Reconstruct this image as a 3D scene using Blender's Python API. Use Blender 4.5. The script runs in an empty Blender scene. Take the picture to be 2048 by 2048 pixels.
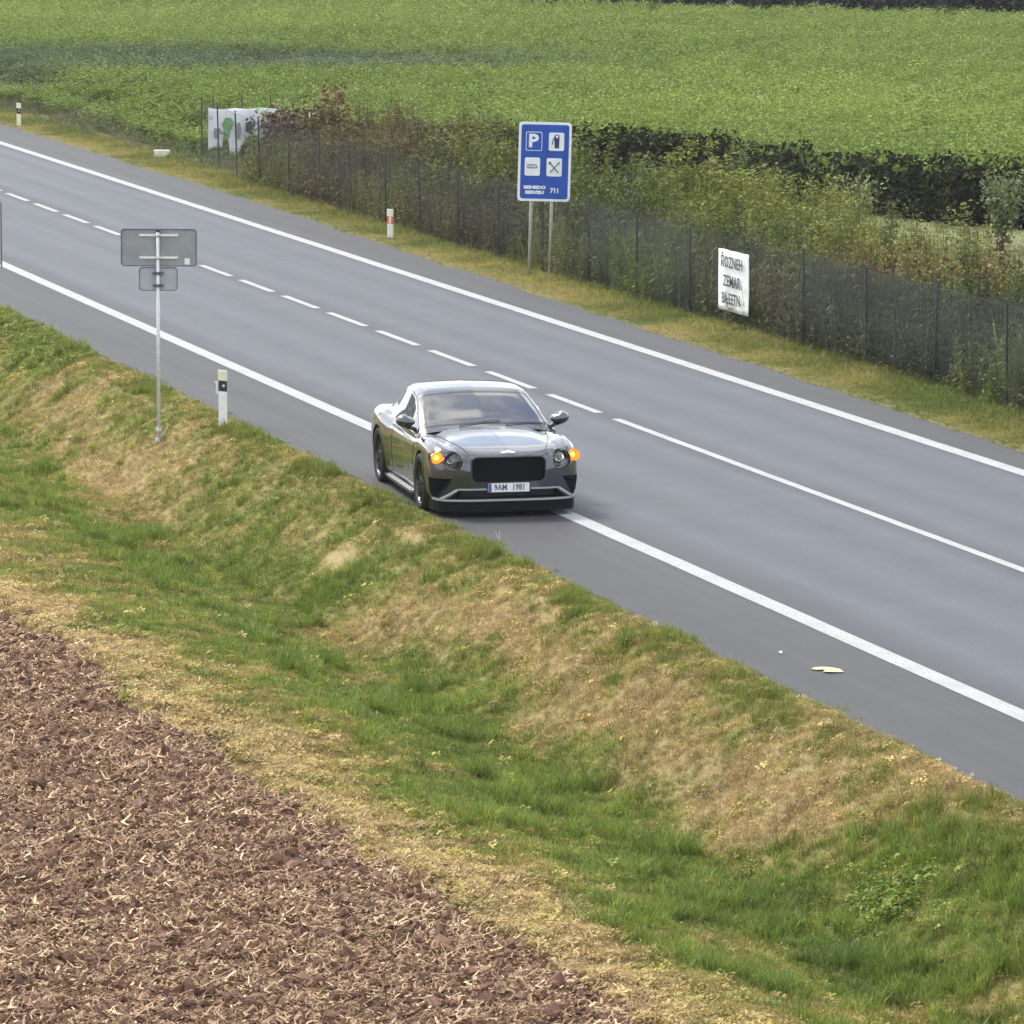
import bpy, bmesh, math, random
import numpy as np
from mathutils import Vector, Matrix, noise
from mathutils.bvhtree import BVHTree

R = math.radians
rng = np.random.default_rng(7)
random.seed(7)
scene = bpy.context.scene
COL = scene.collection

# ------------------------------------------------------------------ camera, world, sun, exposure
# world axes: +Y runs along the road away from the camera, +X to the far verge, road surface at z = 0
F_PX, H_CAM = 10200.0, 8.6
PITCH, YAW = R(7.727), R(16.372)
cam_d = bpy.data.cameras.new('camera')
cam = bpy.data.objects.new('camera', cam_d)
COL.objects.link(cam)
cam_d.sensor_width = 36.0
cam_d.lens = 36.0 * F_PX / 2048.0
cam_d.clip_start = 1.0
cam_d.clip_end = 5000.0
cam.location = (0, 0, H_CAM)
cam.rotation_euler = (R(90) - PITCH, 0, -YAW)
scene.camera = cam

SUN_EL, SUN_AZ = 50.0, -25.0     # azimuth clockwise from +Y
world = bpy.data.worlds.new('World')
scene.world = world
world.use_nodes = True
nt = world.node_tree
nt.nodes.clear()
w_out = nt.nodes.new('ShaderNodeOutputWorld')
w_bg = nt.nodes.new('ShaderNodeBackground')
w_bg.inputs['Strength'].default_value = 0.12
sky = nt.nodes.new('ShaderNodeTexSky')
sky.sky_type = 'NISHITA'
sky.sun_disc = False
sky.sun_elevation = R(SUN_EL)
sky.sun_rotation = R(SUN_AZ)
sky.dust_density = 2.0
w_tc = nt.nodes.new('ShaderNodeTexCoord')
w_map = nt.nodes.new('ShaderNodeMapping')
w_map.inputs['Scale'].default_value = (1, 1, 2.2)
w_n = nt.nodes.new('ShaderNodeTexNoise')
w_n.inputs['Scale'].default_value = 6.5
w_n.inputs['Detail'].default_value = 7
w_n.inputs['Roughness'].default_value = 0.55
w_r = nt.nodes.new('ShaderNodeValToRGB')
w_r.color_ramp.elements[0].position = 0.38
w_r.color_ramp.elements[0].color = (0, 0, 0, 1)
w_r.color_ramp.elements[1].position = 0.52
w_r.color_ramp.elements[1].color = (1, 1, 1, 1)
w_c = nt.nodes.new('ShaderNodeValToRGB')
w_c.color_ramp.elements[0].position = 0.42
w_c.color_ramp.elements[0].color = (0.36, 0.39, 0.44, 1)
w_c.color_ramp.elements[1].position = 0.70
w_c.color_ramp.elements[1].color = (1, 0.99, 0.96, 1)
w_mul = nt.nodes.new('ShaderNodeVectorMath')
w_mul.operation = 'SCALE'
w_mul.inputs['Scale'].default_value = 11.0
w_mix = nt.nodes.new('ShaderNodeMix')
w_mix.data_type = 'RGBA'
L = nt.links
L.new(w_tc.outputs['Generated'], w_map.inputs['Vector'])
L.new(w_map.outputs[0], w_n.inputs['Vector'])
L.new(w_n.outputs['Fac'], w_r.inputs[0])
L.new(w_n.outputs['Fac'], w_c.inputs[0])
L.new(w_c.outputs[0], w_mul.inputs[0])
L.new(w_r.outputs[0], w_mix.inputs[0])
L.new(sky.outputs[0], w_mix.inputs[6])
L.new(w_mul.outputs[0], w_mix.inputs[7])
L.new(w_mix.outputs[2], w_bg.inputs['Color'])
L.new(w_bg.outputs[0], w_out.inputs['Surface'])

sun_d = bpy.data.lights.new('sun', 'SUN')
sun_d.energy = 1.9
sun_d.angle = R(18)
sun_d.color = (1.0, 0.93, 0.82)
sun = bpy.data.objects.new('sun', sun_d)
COL.objects.link(sun)
sd = Vector((math.sin(R(SUN_AZ)) * math.cos(R(SUN_EL)), math.cos(R(SUN_AZ)) * math.cos(R(SUN_EL)), math.sin(R(SUN_EL))))
sun.rotation_euler = sd.to_track_quat('Z', 'Y').to_euler()
sun.location = (0, 60, 60)

vs = scene.view_settings
vs.view_transform = 'Standard'
vs.look = 'None'
vs.exposure = 1.15
vs.gamma = 1.0
vs.use_curve_mapping = False

# ------------------------------------------------------------------ helpers
def tag(o, label=None, cat=None, group=None, kind=None):
    if label: o['label'] = label
    if cat: o['category'] = cat
    if group: o['group'] = group
    if kind: o['kind'] = kind
    return o

def empty(name, loc=(0, 0, 0), rz=0.0):
    o = bpy.data.objects.new(name, None)
    o.empty_display_size = 0.2
    COL.objects.link(o)
    o.location = loc
    o.rotation_euler = (0, 0, rz)
    return o

def link(name, me, mat=None, parent=None, smooth=False, loc=None):
    o = bpy.data.objects.new(name, me)
    COL.objects.link(o)
    if mat is not None:
        mats = mat if isinstance(mat, (list, tuple)) else [mat]
        if not me.materials:
            for m in mats: me.materials.append(m)
    if parent is not None: o.parent = parent
    if loc is not None: o.location = loc
    if smooth:
        me.polygons.foreach_set('use_smooth', [True] * len(me.polygons))
    return o

def mesh_from(name, verts, faces):
    me = bpy.data.meshes.new(name)
    me.from_pydata([tuple(v) for v in verts], [], [tuple(f) for f in faces])
    me.update()
    return me

class MB:
    """small mesh builder: boxes, bars, tubes, polygons"""
    def __init__(s): s.v, s.f = [], []
    def add(s, vs, fs):
        o = len(s.v); s.v += [tuple(v) for v in vs]; s.f += [tuple(i + o for i in f) for f in fs]
    def box(s, c, d, rot=None):
        cx, cy, cz = c; x, y, z = d[0] / 2, d[1] / 2, d[2] / 2
        vs = [Vector((a * x, b * y, e * z)) for a in (-1, 1) for b in (-1, 1) for e in (-1, 1)]
        if rot is not None: vs = [rot @ v for v in vs]
        s.add([v + Vector(c) for v in vs], [(0, 1, 3, 2), (4, 6, 7, 5), (0, 4, 5, 1), (2, 3, 7, 6), (0, 2, 6, 4), (1, 5, 7, 3)])
    def tube(s, pts, r, n=10, caps=True):
        pts = [Vector(p) for p in pts]
        rr = r if isinstance(r, (list, tuple)) else [r] * len(pts)
        rings = []
        for i, p in enumerate(pts):
            t = (pts[min(i + 1, len(pts) - 1)] - pts[max(i - 1, 0)]).normalized()
            u = t.orthogonal().normalized() if i == 0 else (u - t * u.dot(t)).normalized()
            w = t.cross(u)
            rings.append([p + (u * math.cos(2 * math.pi * k / n) + w * math.sin(2 * math.pi * k / n)) * rr[i] for k in range(n)])
        vs = [v for g in rings for v in g]
        fs = [(i * n + k, i * n + (k + 1) % n, (i + 1) * n + (k + 1) % n, (i + 1) * n + k) for i in range(len(pts) - 1) for k in range(n)]
        if caps: fs += [tuple(range(n - 1, -1, -1)), tuple(range((len(pts) - 1) * n, len(pts) * n))]
        s.add(vs, fs)
    def prism(s, poly, thick, plane='xz', at=0.0):
        """extrude a 2D polygon"""
        n = len(poly)
        def P(a, b, t):
            return (a, t, b) if plane == 'xz' else ((t, a, b) if plane == 'yz' else (a, b, t))
        vs = [P(a, b, at) for a, b in poly] + [P(a, b, at + thick) for a, b in poly]
        fs = [tuple(range(n)), tuple(range(2 * n - 1, n - 1, -1))] + [(i, i + n, (i + 1) % n + n, (i + 1) % n) for i in range(n)]
        s.add(vs, fs)
    def build(s, name, mat, parent=None, smooth=False):
        me = mesh_from(name, s.v, s.f)
        bm = bmesh.new(); bm.from_mesh(me); bmesh.ops.recalc_face_normals(bm, faces=bm.faces); bm.to_mesh(me); bm.free()
        return link(name, me, mat, parent, smooth)

def rrect(w, h, r, n=5, cx=0.0, cy=0.0):
    out = []
    for sx, sy, a0 in ((1, 1, 0), (-1, 1, 90), (-1, -1, 180), (1, -1, 270)):
        for k in range(n + 1):
            a = R(a0 + 90 * k / n)
            out.append((cx + sx * (w / 2 - r) + r * math.cos(a), cy + sy * (h / 2 - r) + r * math.sin(a)))
    return out

def circle(r, n=16, cx=0.0, cy=0.0):
    return [(cx + r * math.cos(2 * math.pi * k / n), cy + r * math.sin(2 * math.pi * k / n)) for k in range(n)]

# ---- materials
def new_mat(name):
    m = bpy.data.materials.new(name)
    m.use_nodes = True
    t = m.node_tree
    return m, t, t.nodes['Principled BSDF']

def N(t, kind, **kw):
    n = t.nodes.new(kind)
    for k, v in kw.items():
        if k.startswith('i_'):
            n.inputs[k[2:].replace('_', ' ')].default_value = v
        else: setattr(n, k, v)
    return n

def ramp(t, stops, src):
    r = t.nodes.new('ShaderNodeValToRGB')
    el = r.color_ramp.elements
    while len(el) < len(stops): el.new(0.5)
    for e, (p, c) in zip(el, stops):
        e.position = p
        e.color = (c[0], c[1], c[2], 1) if hasattr(c, '__len__') else (c, c, c, 1)
    t.links.new(src, r.inputs[0])
    return r

def simple(name, col, rough=0.5, metal=0.0, coat=0.0, var=0.06, scale=18.0, bump=0.0, emit=None, es=0.0, spec=0.5):
    m, t, b = new_mat(name)
    tc = N(t, 'ShaderNodeTexCoord')
    nz = N(t, 'ShaderNodeTexNoise', i_Scale=scale, i_Detail=5.0)
    t.links.new(tc.outputs['Object'], nz.inputs['Vector'])
    lo = [max(0, c * (1 - var * 2.2)) for c in col]; hi = [min(1, c * (1 + var * 2.2)) for c in col]
    r = ramp(t, [(0.3, lo), (0.7, hi)], nz.outputs['Fac'])
    t.links.new(r.outputs[0], b.inputs['Base Color'])
    b.inputs['Roughness'].default_value = rough
    b.inputs['Metallic'].default_value = metal
    b.inputs['Coat Weight'].default_value = coat
    b.inputs['Coat Roughness'].default_value = 0.04
    b.inputs['Specular IOR Level'].default_value = spec
    if bump:
        bp = N(t, 'ShaderNodeBump', i_Strength=bump, i_Distance=0.01)
        t.links.new(nz.outputs['Fac'], bp.inputs['Height'])
        t.links.new(bp.outputs[0], b.inputs['Normal'])
    if emit:
        b.inputs['Emission Color'].default_value = (*emit, 1)
        b.inputs['Emission Strength'].default_value = es
    return m

def foliage_mat(name, transl=0.25, gain=1.0):
    """base colour from the per-instance tint, varied per leaf"""
    m = bpy.data.materials.new(name); m.use_nodes = True
    t = m.node_tree; t.nodes.clear()
    out = N(t, 'ShaderNodeOutputMaterial')
    at = N(t, 'ShaderNodeAttribute', attribute_type='INSTANCER', attribute_name='tint')
    lf = N(t, 'ShaderNodeAttribute', attribute_type='GEOMETRY', attribute_name='leafvar')
    mul = N(t, 'ShaderNodeVectorMath', operation='MULTIPLY')
    t.links.new(at.outputs['Color'], mul.inputs[0]); t.links.new(lf.outputs['Color'], mul.inputs[1])
    d = N(t, 'ShaderNodeBsdfDiffuse'); tr = N(t, 'ShaderNodeBsdfTranslucent'); gl = N(t, 'ShaderNodeBsdfGlossy', i_Roughness=0.45)
    gl.inputs['Color'].default_value = (0.9, 0.95, 1, 1)
    t.links.new(mul.outputs[0], d.inputs['Color']); t.links.new(mul.outputs[0], tr.inputs['Color'])
    mx = N(t, 'ShaderNodeMixShader'); mx.inputs[0].default_value = transl
    t.links.new(d.outputs[0], mx.inputs[1]); t.links.new(tr.outputs[0], mx.inputs[2])
    mx2 = N(t, 'ShaderNodeMixShader'); mx2.inputs[0].default_value = 0.018
    t.links.new(mx.outputs[0], mx2.inputs[1]); t.links.new(gl.outputs[0], mx2.inputs[2])
    t.links.new(mx2.outputs[0], out.inputs['Surface'])
    return m

def plain_leaf_mat(name, col, col2, scale=9.0):
    m, t, b = new_mat(name)
    tc = N(t, 'ShaderNodeTexCoord'); nz = N(t, 'ShaderNodeTexNoise', i_Scale=scale, i_Detail=3.0)
    t.links.new(tc.outputs['Object'], nz.inputs['Vector'])
    r = ramp(t, [(0.35, col), (0.65, col2)], nz.outputs['Fac'])
    t.links.new(r.outputs[0], b.inputs['Base Color'])
    b.inputs['Roughness'].default_value = 0.6
    b.inputs['Specular IOR Level'].default_value = 0.25
    return m

M = {}
M['white_plastic'] = simple('white_plastic', (0.72, 0.73, 0.70), 0.45, var=0.05, scale=9)
M['cream_plastic'] = simple('cream_plastic', (0.72, 0.70, 0.52), 0.45, var=0.05, scale=9)
M['black_plastic'] = simple('black_plastic', (0.018, 0.018, 0.022), 0.5, var=0.1)
M['reflector'] = simple('reflector', (0.62, 0.62, 0.64), 0.25, var=0.05)
M['orange_reflector'] = simple('orange_reflector', (0.75, 0.16, 0.06), 0.3, var=0.05)
M['galvanised'] = simple('galvanised_steel', (0.55, 0.57, 0.60), 0.45, metal=0.3, var=0.08, scale=30)
M['sign_back'] = simple('sign_back', (0.26, 0.275, 0.29), 0.55, metal=0.1, var=0.05, scale=5)
M['sign_back_light'] = simple('sign_back_light', (0.35, 0.37, 0.40), 0.55, metal=0.1, var=0.05, scale=5)
M['rail'] = simple('bright_aluminium', (0.75, 0.77, 0.78), 0.35, metal=0.3, var=0.04)
M['sign_blue'] = simple('sign_blue', (0.004, 0.062, 0.36), 0.35, var=0.07, scale=3)
M['sign_white'] = simple('sign_white', (0.72, 0.76, 0.77), 0.4, var=0.03, scale=4)
M['sign_post'] = simple('sign_post', (0.36, 0.36, 0.29), 0.6, metal=0.1, var=0.1, scale=20)
M['ink_dark'] = simple('ink_dark', (0.06, 0.065, 0.08), 0.6, var=0.1)
M['ink_navy'] = simple('ink_navy', (0.02, 0.02, 0.12), 0.5, var=0.1)
M['ink_green'] = simple('ink_green', (0.08, 0.20, 0.14), 0.5, var=0.1)
M['ink_grey'] = simple('ink_grey', (0.25, 0.27, 0.27), 0.5, var=0.1)
M['fence_post'] = simple('fence_post_paint', (0.020, 0.027, 0.026), 0.5, var=0.2)
M['fence_wire'] = simple('fence_wire_coating', (0.035, 0.05, 0.052), 0.45, var=0.2)
M['cloth_white'] = simple('cloth_white', (0.76, 0.77, 0.78), 0.8, var=0.05, scale=3, bump=0.3)
M['splitter'] = simple('splitter_black', (0.003, 0.003, 0.004), 0.55, var=0.1, spec=0.12)
M['trim'] = simple('satin_silver_trim', (0.34, 0.35, 0.37), 0.32, metal=.15, var=.03)
M['chrome'] = simple('chrome', (0.75, 0.76, 0.78), 0.12, metal=1.0, var=0.02)
M['dark_chrome'] = simple('dark_chrome', (0.16, 0.16, 0.17), 0.18, metal=1.0, var=0.05)
M['black_gloss'] = simple('black_gloss', (0.008, 0.008, 0.010), 0.18, var=0.1, coat=0.3)
M['void_black'] = simple('recess_black', (0.006, 0.006, 0.007), 0.7, var=0.1, spec=0.2)
M['rubber'] = simple('tyre_rubber', (0.016, 0.016, 0.017), 0.75, var=0.15, scale=30, spec=0.3)
M['rim'] = simple('dark_rim', (0.05, 0.05, 0.055), 0.25, metal=0.8, var=0.1)
M['interior'] = simple('cabin_interior', (0.03, 0.028, 0.03), 0.7, var=0.15)
M['leather'] = simple('seat_leather', (0.03, 0.03, 0.035), 0.5, var=0.1)
M['indicator_lit'] = simple('indicator_lit', (0.9, 0.3, 0.03), 0.3, emit=(1.0, 0.12, 0.008), es=1.7)
M['indicator_core'] = simple('indicator_core', (1.0, 0.5, 0.1), 0.3, emit=(1.0, 0.42, 0.06), es=2.4)
M['plate_white'] = simple('plate_white', (0.66, 0.68, 0.70), 0.4, var=0.03)
M['plate_blue'] = simple('plate_blue', (0.02, 0.06, 0.3), 0.4)

# car paint: metallic flake grey with clear coat
m, t, b = new_mat('grey_metallic_paint')
tc = N(t, 'ShaderNodeTexCoord'); nz = N(t, 'ShaderNodeTexNoise', i_Scale=220.0, i_Detail=1.0)
t.links.new(tc.outputs['Object'], nz.inputs['Vector'])
r = ramp(t, [(0.35, (0.070, 0.075, 0.083)), (0.65, (0.100, 0.108, 0.118))], nz.outputs['Fac'])
t.links.new(r.outputs[0], b.inputs['Base Color'])
b.inputs['Metallic'].default_value = 0.85; b.inputs['Roughness'].default_value = 0.17
b.inputs['Coat Weight'].default_value = 1.0; b.inputs['Coat Roughness'].default_value = 0.03
M['paint'] = m

def glass_mat(name, tint, mixf):
    m = bpy.data.materials.new(name); m.use_nodes = True
    t = m.node_tree; t.nodes.clear()
    out = N(t, 'ShaderNodeOutputMaterial')
    tr = N(t, 'ShaderNodeBsdfTransparent'); tr.inputs[0].default_value = (*tint, 1)
    gl = N(t, 'ShaderNodeBsdfGlossy', i_Roughness=0.02)
    fr = N(t, 'ShaderNodeFresnel', i_IOR=1.55)
    ad = N(t, 'ShaderNodeMath', operation='MULTIPLY_ADD'); ad.inputs[1].default_value = 1.3; ad.inputs[2].default_value = mixf
    t.links.new(fr.outputs[0], ad.inputs[0])
    mx = N(t, 'ShaderNodeMixShader')
    t.links.new(ad.outputs[0], mx.inputs[0]); t.links.new(tr.outputs[0], mx.inputs[1]); t.links.new(gl.outputs[0], mx.inputs[2])
    t.links.new(mx.outputs[0], out.inputs['Surface'])
    return m
M['windscreen'] = glass_mat('windscreen_glass', (0.18, 0.22, 0.27), 0.15)
M['side_glass'] = glass_mat('side_glass', (0.22, 0.24, 0.26), 0.14)
M['lamp_glass'] = glass_mat('lamp_glass', (0.9, 0.9, 0.9), 0.03)

# ------------------------------------------------------------------ terrain
PROF = [(-900, -0.5), (11.3, -0.5), (12.8, -0.6), (14.2, -0.98), (14.9, -0.98), (16.2, -0.12), (16.8, -0.02),
        (27, -0.02), (28.2, -0.05), (30, -0.1), (900, -0.1)]
PX = np.array([a for a, _ in PROF]); PZ = np.array([c for _, c in PROF])
def base_z(x): return np.interp(x, PX, PZ)

def vnoise(x, y, sc, seed=0.0, octv=3):
    out = np.zeros(len(x))
    for i in range(len(x)):
        out[i] = noise.fractal(Vector((x[i] * sc + seed, y[i] * sc - seed, seed * 0.37)), 1.0, 2.0, octv)
    return out

# fast value noise for large arrays
_tab = rng.random((256, 256))
def fnoise(x, y, sc, seed=0):
    out = np.zeros_like(x, dtype=float); amp = 1.0; tot = 0.0
    for o in range(4):
        u = x * sc + seed * 13.7 + o * 31.3; v = y * sc + seed * 7.1 + o * 17.9
        iu = np.floor(u).astype(int); iv = np.floor(v).astype(int); fu = u - iu; fv = v - iv
        fu = fu * fu * (3 - 2 * fu); fv = fv * fv * (3 - 2 * fv)
        a = _tab[iu % 256, iv % 256]; b_ = _tab[(iu + 1) % 256, iv % 256]; c = _tab[iu % 256, (iv + 1) % 256]; d = _tab[(iu + 1) % 256, (iv + 1) % 256]
        out += amp * (a * (1 - fu) * (1 - fv) + b_ * fu * (1 - fv) + c * (1 - fu) * fv + d * fu * fv)
        tot += amp; amp *= 0.5; sc *= 2.03
    return out / tot        # 0..1

def field_edge(x, y):
    return np.interp(y, [30, 36, 47, 58, 70, 100], [11.75, 11.65, 11.35, 10.75, 10.5, 10.4]) + (fnoise(x * 0 + 3, y, .55, 61) - .5) * .9 + (fnoise(x, y, 2.6, 62) - .5) * .5
def ground_z(x, y):
    x = np.asarray(x, float); y = np.asarray(y, float)
    z = base_z(x)
    verge = np.clip((16.7 - x) / 0.8, 0, 1)
    z = z - np.clip((field_edge(x, y) - x) / .3, 0, 1) * .22 * (x < 12.6)
    z = z + .04 * np.clip((16.84 + .2 * (fnoise(x * 0, y, 1.6, 35) - .5) - x) / .1, 0, 1) * (x > 16.25)
    z = z + verge * ((fnoise(x, y, 0.9, 3) - 0.5) * 0.16 + (fnoise(x, y, 2.6, 5) - 0.5) * 0.13)
    return z

def grid_mesh(name, xs, ys, zf, mat, extra=None, smooth=True):
    X, Y = np.meshgrid(np.array(xs, float), np.array(ys, float))
    Z = zf(X.ravel(), Y.ravel())
    V = np.column_stack([X.ravel(), Y.ravel(), Z])
    nx, ny = len(xs), len(ys)
    i = np.arange(ny - 1)[:, None] * nx + np.arange(nx - 1)[None, :]
    Fq = np.stack([i, i + 1, i + nx + 1, i + nx], -1).reshape(-1, 4)
    me = bpy.data.meshes.new(name)
    me.vertices.add(len(V)); me.vertices.foreach_set('co', V.ravel())
    me.loops.add(Fq.size); me.loops.foreach_set('vertex_index', Fq.ravel())
    me.polygons.add(len(Fq)); me.polygons.foreach_set('loop_start', np.arange(0, Fq.size, 4))
    me.update(calc_edges=True)
    if extra is not None:
        at = me.attributes.new('dead', 'FLOAT', 'POINT'); at.data.foreach_set('value', extra(X.ravel(), Y.ravel()))
    o = link(name, me, mat, None, smooth)
    return o

# dead and worn patches on the near verge: (x, y, sx, sy, weight)
DEAD = [(15.69, 78.7, .45, 2.6, 1.0), (15.04, 71.5, .55, 1.8, .9), (15.69, 71.0, .45, 1.2, .8), (15.3, 74.5, .6, 2.0, .7), (15.64, 60.8, .18, .55, 1.5),
        (16.25, 59.6, .12, .4, 1.1), (14.95, 56.9, .4, 1.1, 1.0), (15.54, 56.2, .42, 1.5, 1.1), (16.0, 54.9, .4, 1.2, .9), (15.9, 53.0, .4, 1.2, 1.1),
        (15.7, 51.0, .4, 1.3, .9), (15.76, 49.3, .45, 1.2, 1.0), (15.69, 46.8, .42, 1.1, 1.15), (15.8, 44.6, .42, 1.2, 1.2), (15.95, 42.7, .4, 1.0, 1.1),
        (16.5, 41.8, .3, 1.3, .9), (15.25, 44.0, .3, 1.0, .9), (16.62, 45.6, .2, 2.8, .7), (15.1, 66.5, .5, 1.5, .45), (15.35, 47.5, .35, 1.0, .5)]
LUSH = [(16.4, 84, .5, 3.0, 1.0), (14.94, 64.1, .4, 1.6, 1.2), (15.37, 59.3, .2, 1.0, 1.0), (13.79, 63.4, .5, 2.5, .8), (13.8, 51.3, .4, 2.0, .9),
        (14.35, 50.2, .4, 1.8, .9), (14.66, 42.4, .5, 1.3, 1.1), (15.1, 40.95, .5, 1.1, 1.2), (16.0, 40.0, .4, .8, .9), (15.6, 38.7, .5, 1.0, 1.0),
        (13.7, 56.2, .3, 2.0, .9), (13.48, 53.1, .3, 1.0, .8), (13.6, 43.0, .35, .9, .9), (14.5, 39.3, .35, .8, .8), (14.5, 46, .35, 3, .5)]
def gsum(x, y, L_):
    s = np.zeros_like(x, dtype=float)
    for (a, b_, sx, sy, w) in L_:
        s += w * np.exp(-((x - a) / sx) ** 2 * .7 - ((y - b_) / sy) ** 2 * .7)
    return s
def deadness(x, y):
    """0 fresh green .. 1 straw; near verge only"""
    n = fnoise(x, y, 1.3, 9); n2 = fnoise(x, y, 5.0, 11)
    ex = x - field_edge(x, y) - .35
    edge = np.exp(-(ex / np.where(ex > 0, .72, .6)) ** 2) * (.45 + .8 * fnoise(x, y, 1.1, 2))
    d = 0.25 + (n - .5) * 1.4 + (n2 - .5) * 1.3 + gsum(x, y, DEAD) * .62 * (.6 + .9 * n2) + edge - gsum(x, y, LUSH) * .55
    return np.clip(d, 0, 1.3)

# ---- ground materials
def soil_mat():
    m, t, b = new_mat('ploughed_soil')
    tc = N(t, 'ShaderNodeTexCoord')
    n1 = N(t, 'ShaderNodeTexNoise', i_Scale=9.0, i_Detail=8.0, i_Roughness=0.65)
    n2 = N(t, 'ShaderNodeTexNoise', i_Scale=55.0, i_Detail=5.0)
    for n in (n1, n2): t.links.new(tc.outputs['Object'], n.inputs['Vector'])
    r = ramp(t, [(0.3, (0.075, 0.036, 0.024)), (0.5, (0.155, 0.083, 0.054)), (0.72, (0.26, 0.155, 0.10))], n1.outputs['Fac'])
    mx = N(t, 'ShaderNodeMix', data_type='RGBA'); mx.inputs[0].default_value = 0.35
    r2 = ramp(t, [(0.35, (0.07, 0.036, 0.024)), (0.65, (0.27, 0.165, 0.105))], n2.outputs['Fac'])
    t.links.new(r.outputs[0], mx.inputs[6]); t.links.new(r2.outputs[0], mx.inputs[7])
    t.links.new(mx.outputs[2], b.inputs['Base Color'])
    b.inputs['Roughness'].default_value = 0.95; b.inputs['Specular IOR Level'].default_value = 0.15
    bp = N(t, 'ShaderNodeBump', i_Strength=0.9, i_Distance=0.02)
    t.links.new(n2.outputs['Fac'], bp.inputs['Height']); t.links.new(bp.outputs[0], b.inputs['Normal'])
    return m
def turf_mat(name, green, straw, use_dead=True, dk=.6):
    m, t, b = new_mat(name)
    tc = N(t, 'ShaderNodeTexCoord')
    n1 = N(t, 'ShaderNodeTexNoise', i_Scale=14.0, i_Detail=7.0, i_Roughness=0.7)
    t.links.new(tc.outputs['Object'], n1.inputs['Vector'])
    rg = ramp(t, [(0.3, [c * dk for c in green]), (0.7, green)], n1.outputs['Fac'])
    rs = ramp(t, [(0.3, [c * dk for c in straw]), (0.7, straw)], n1.outputs['Fac'])
    mx = N(t, 'ShaderNodeMix', data_type='RGBA'); mx.inputs[0].default_value = 0.35
    if use_dead:
        at = N(t, 'ShaderNodeAttribute', attribute_name='dead')
        t.links.new(at.outputs['Fac'], mx.inputs[0])
    t.links.new(rg.outputs[0], mx.inputs[6]); t.links.new(rs.outputs[0], mx.inputs[7])
    t.links.new(mx.outputs[2], b.inputs['Base Color'])
    b.inputs['Roughness'].default_value = 0.95; b.inputs['Specular IOR Level'].default_value = 0.1
    bp = N(t, 'ShaderNodeBump', i_Strength=0.8, i_Distance=0.02)
    t.links.new(n1.outputs['Fac'], bp.inputs['Height']); t.links.new(bp.outputs[0], b.inputs['Normal'])
    return m
M['soil'] = soil_mat()
M['turf'] = turf_mat('verge_turf', (0.20, 0.20, 0.06), (0.36, 0.29, 0.145))
M['far_turf'] = turf_mat('far_verge_turf', (0.13, 0.14, 0.055), (0.22, 0.19, 0.095))
M['under_crop'] = turf_mat('crop_floor', (0.05, 0.055, 0.03), (0.08, 0.07, 0.05), False)
M['meadow'] = turf_mat('meadow_turf', (0.20, 0.235, 0.11), (0.28, 0.26, 0.13), False)

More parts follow.
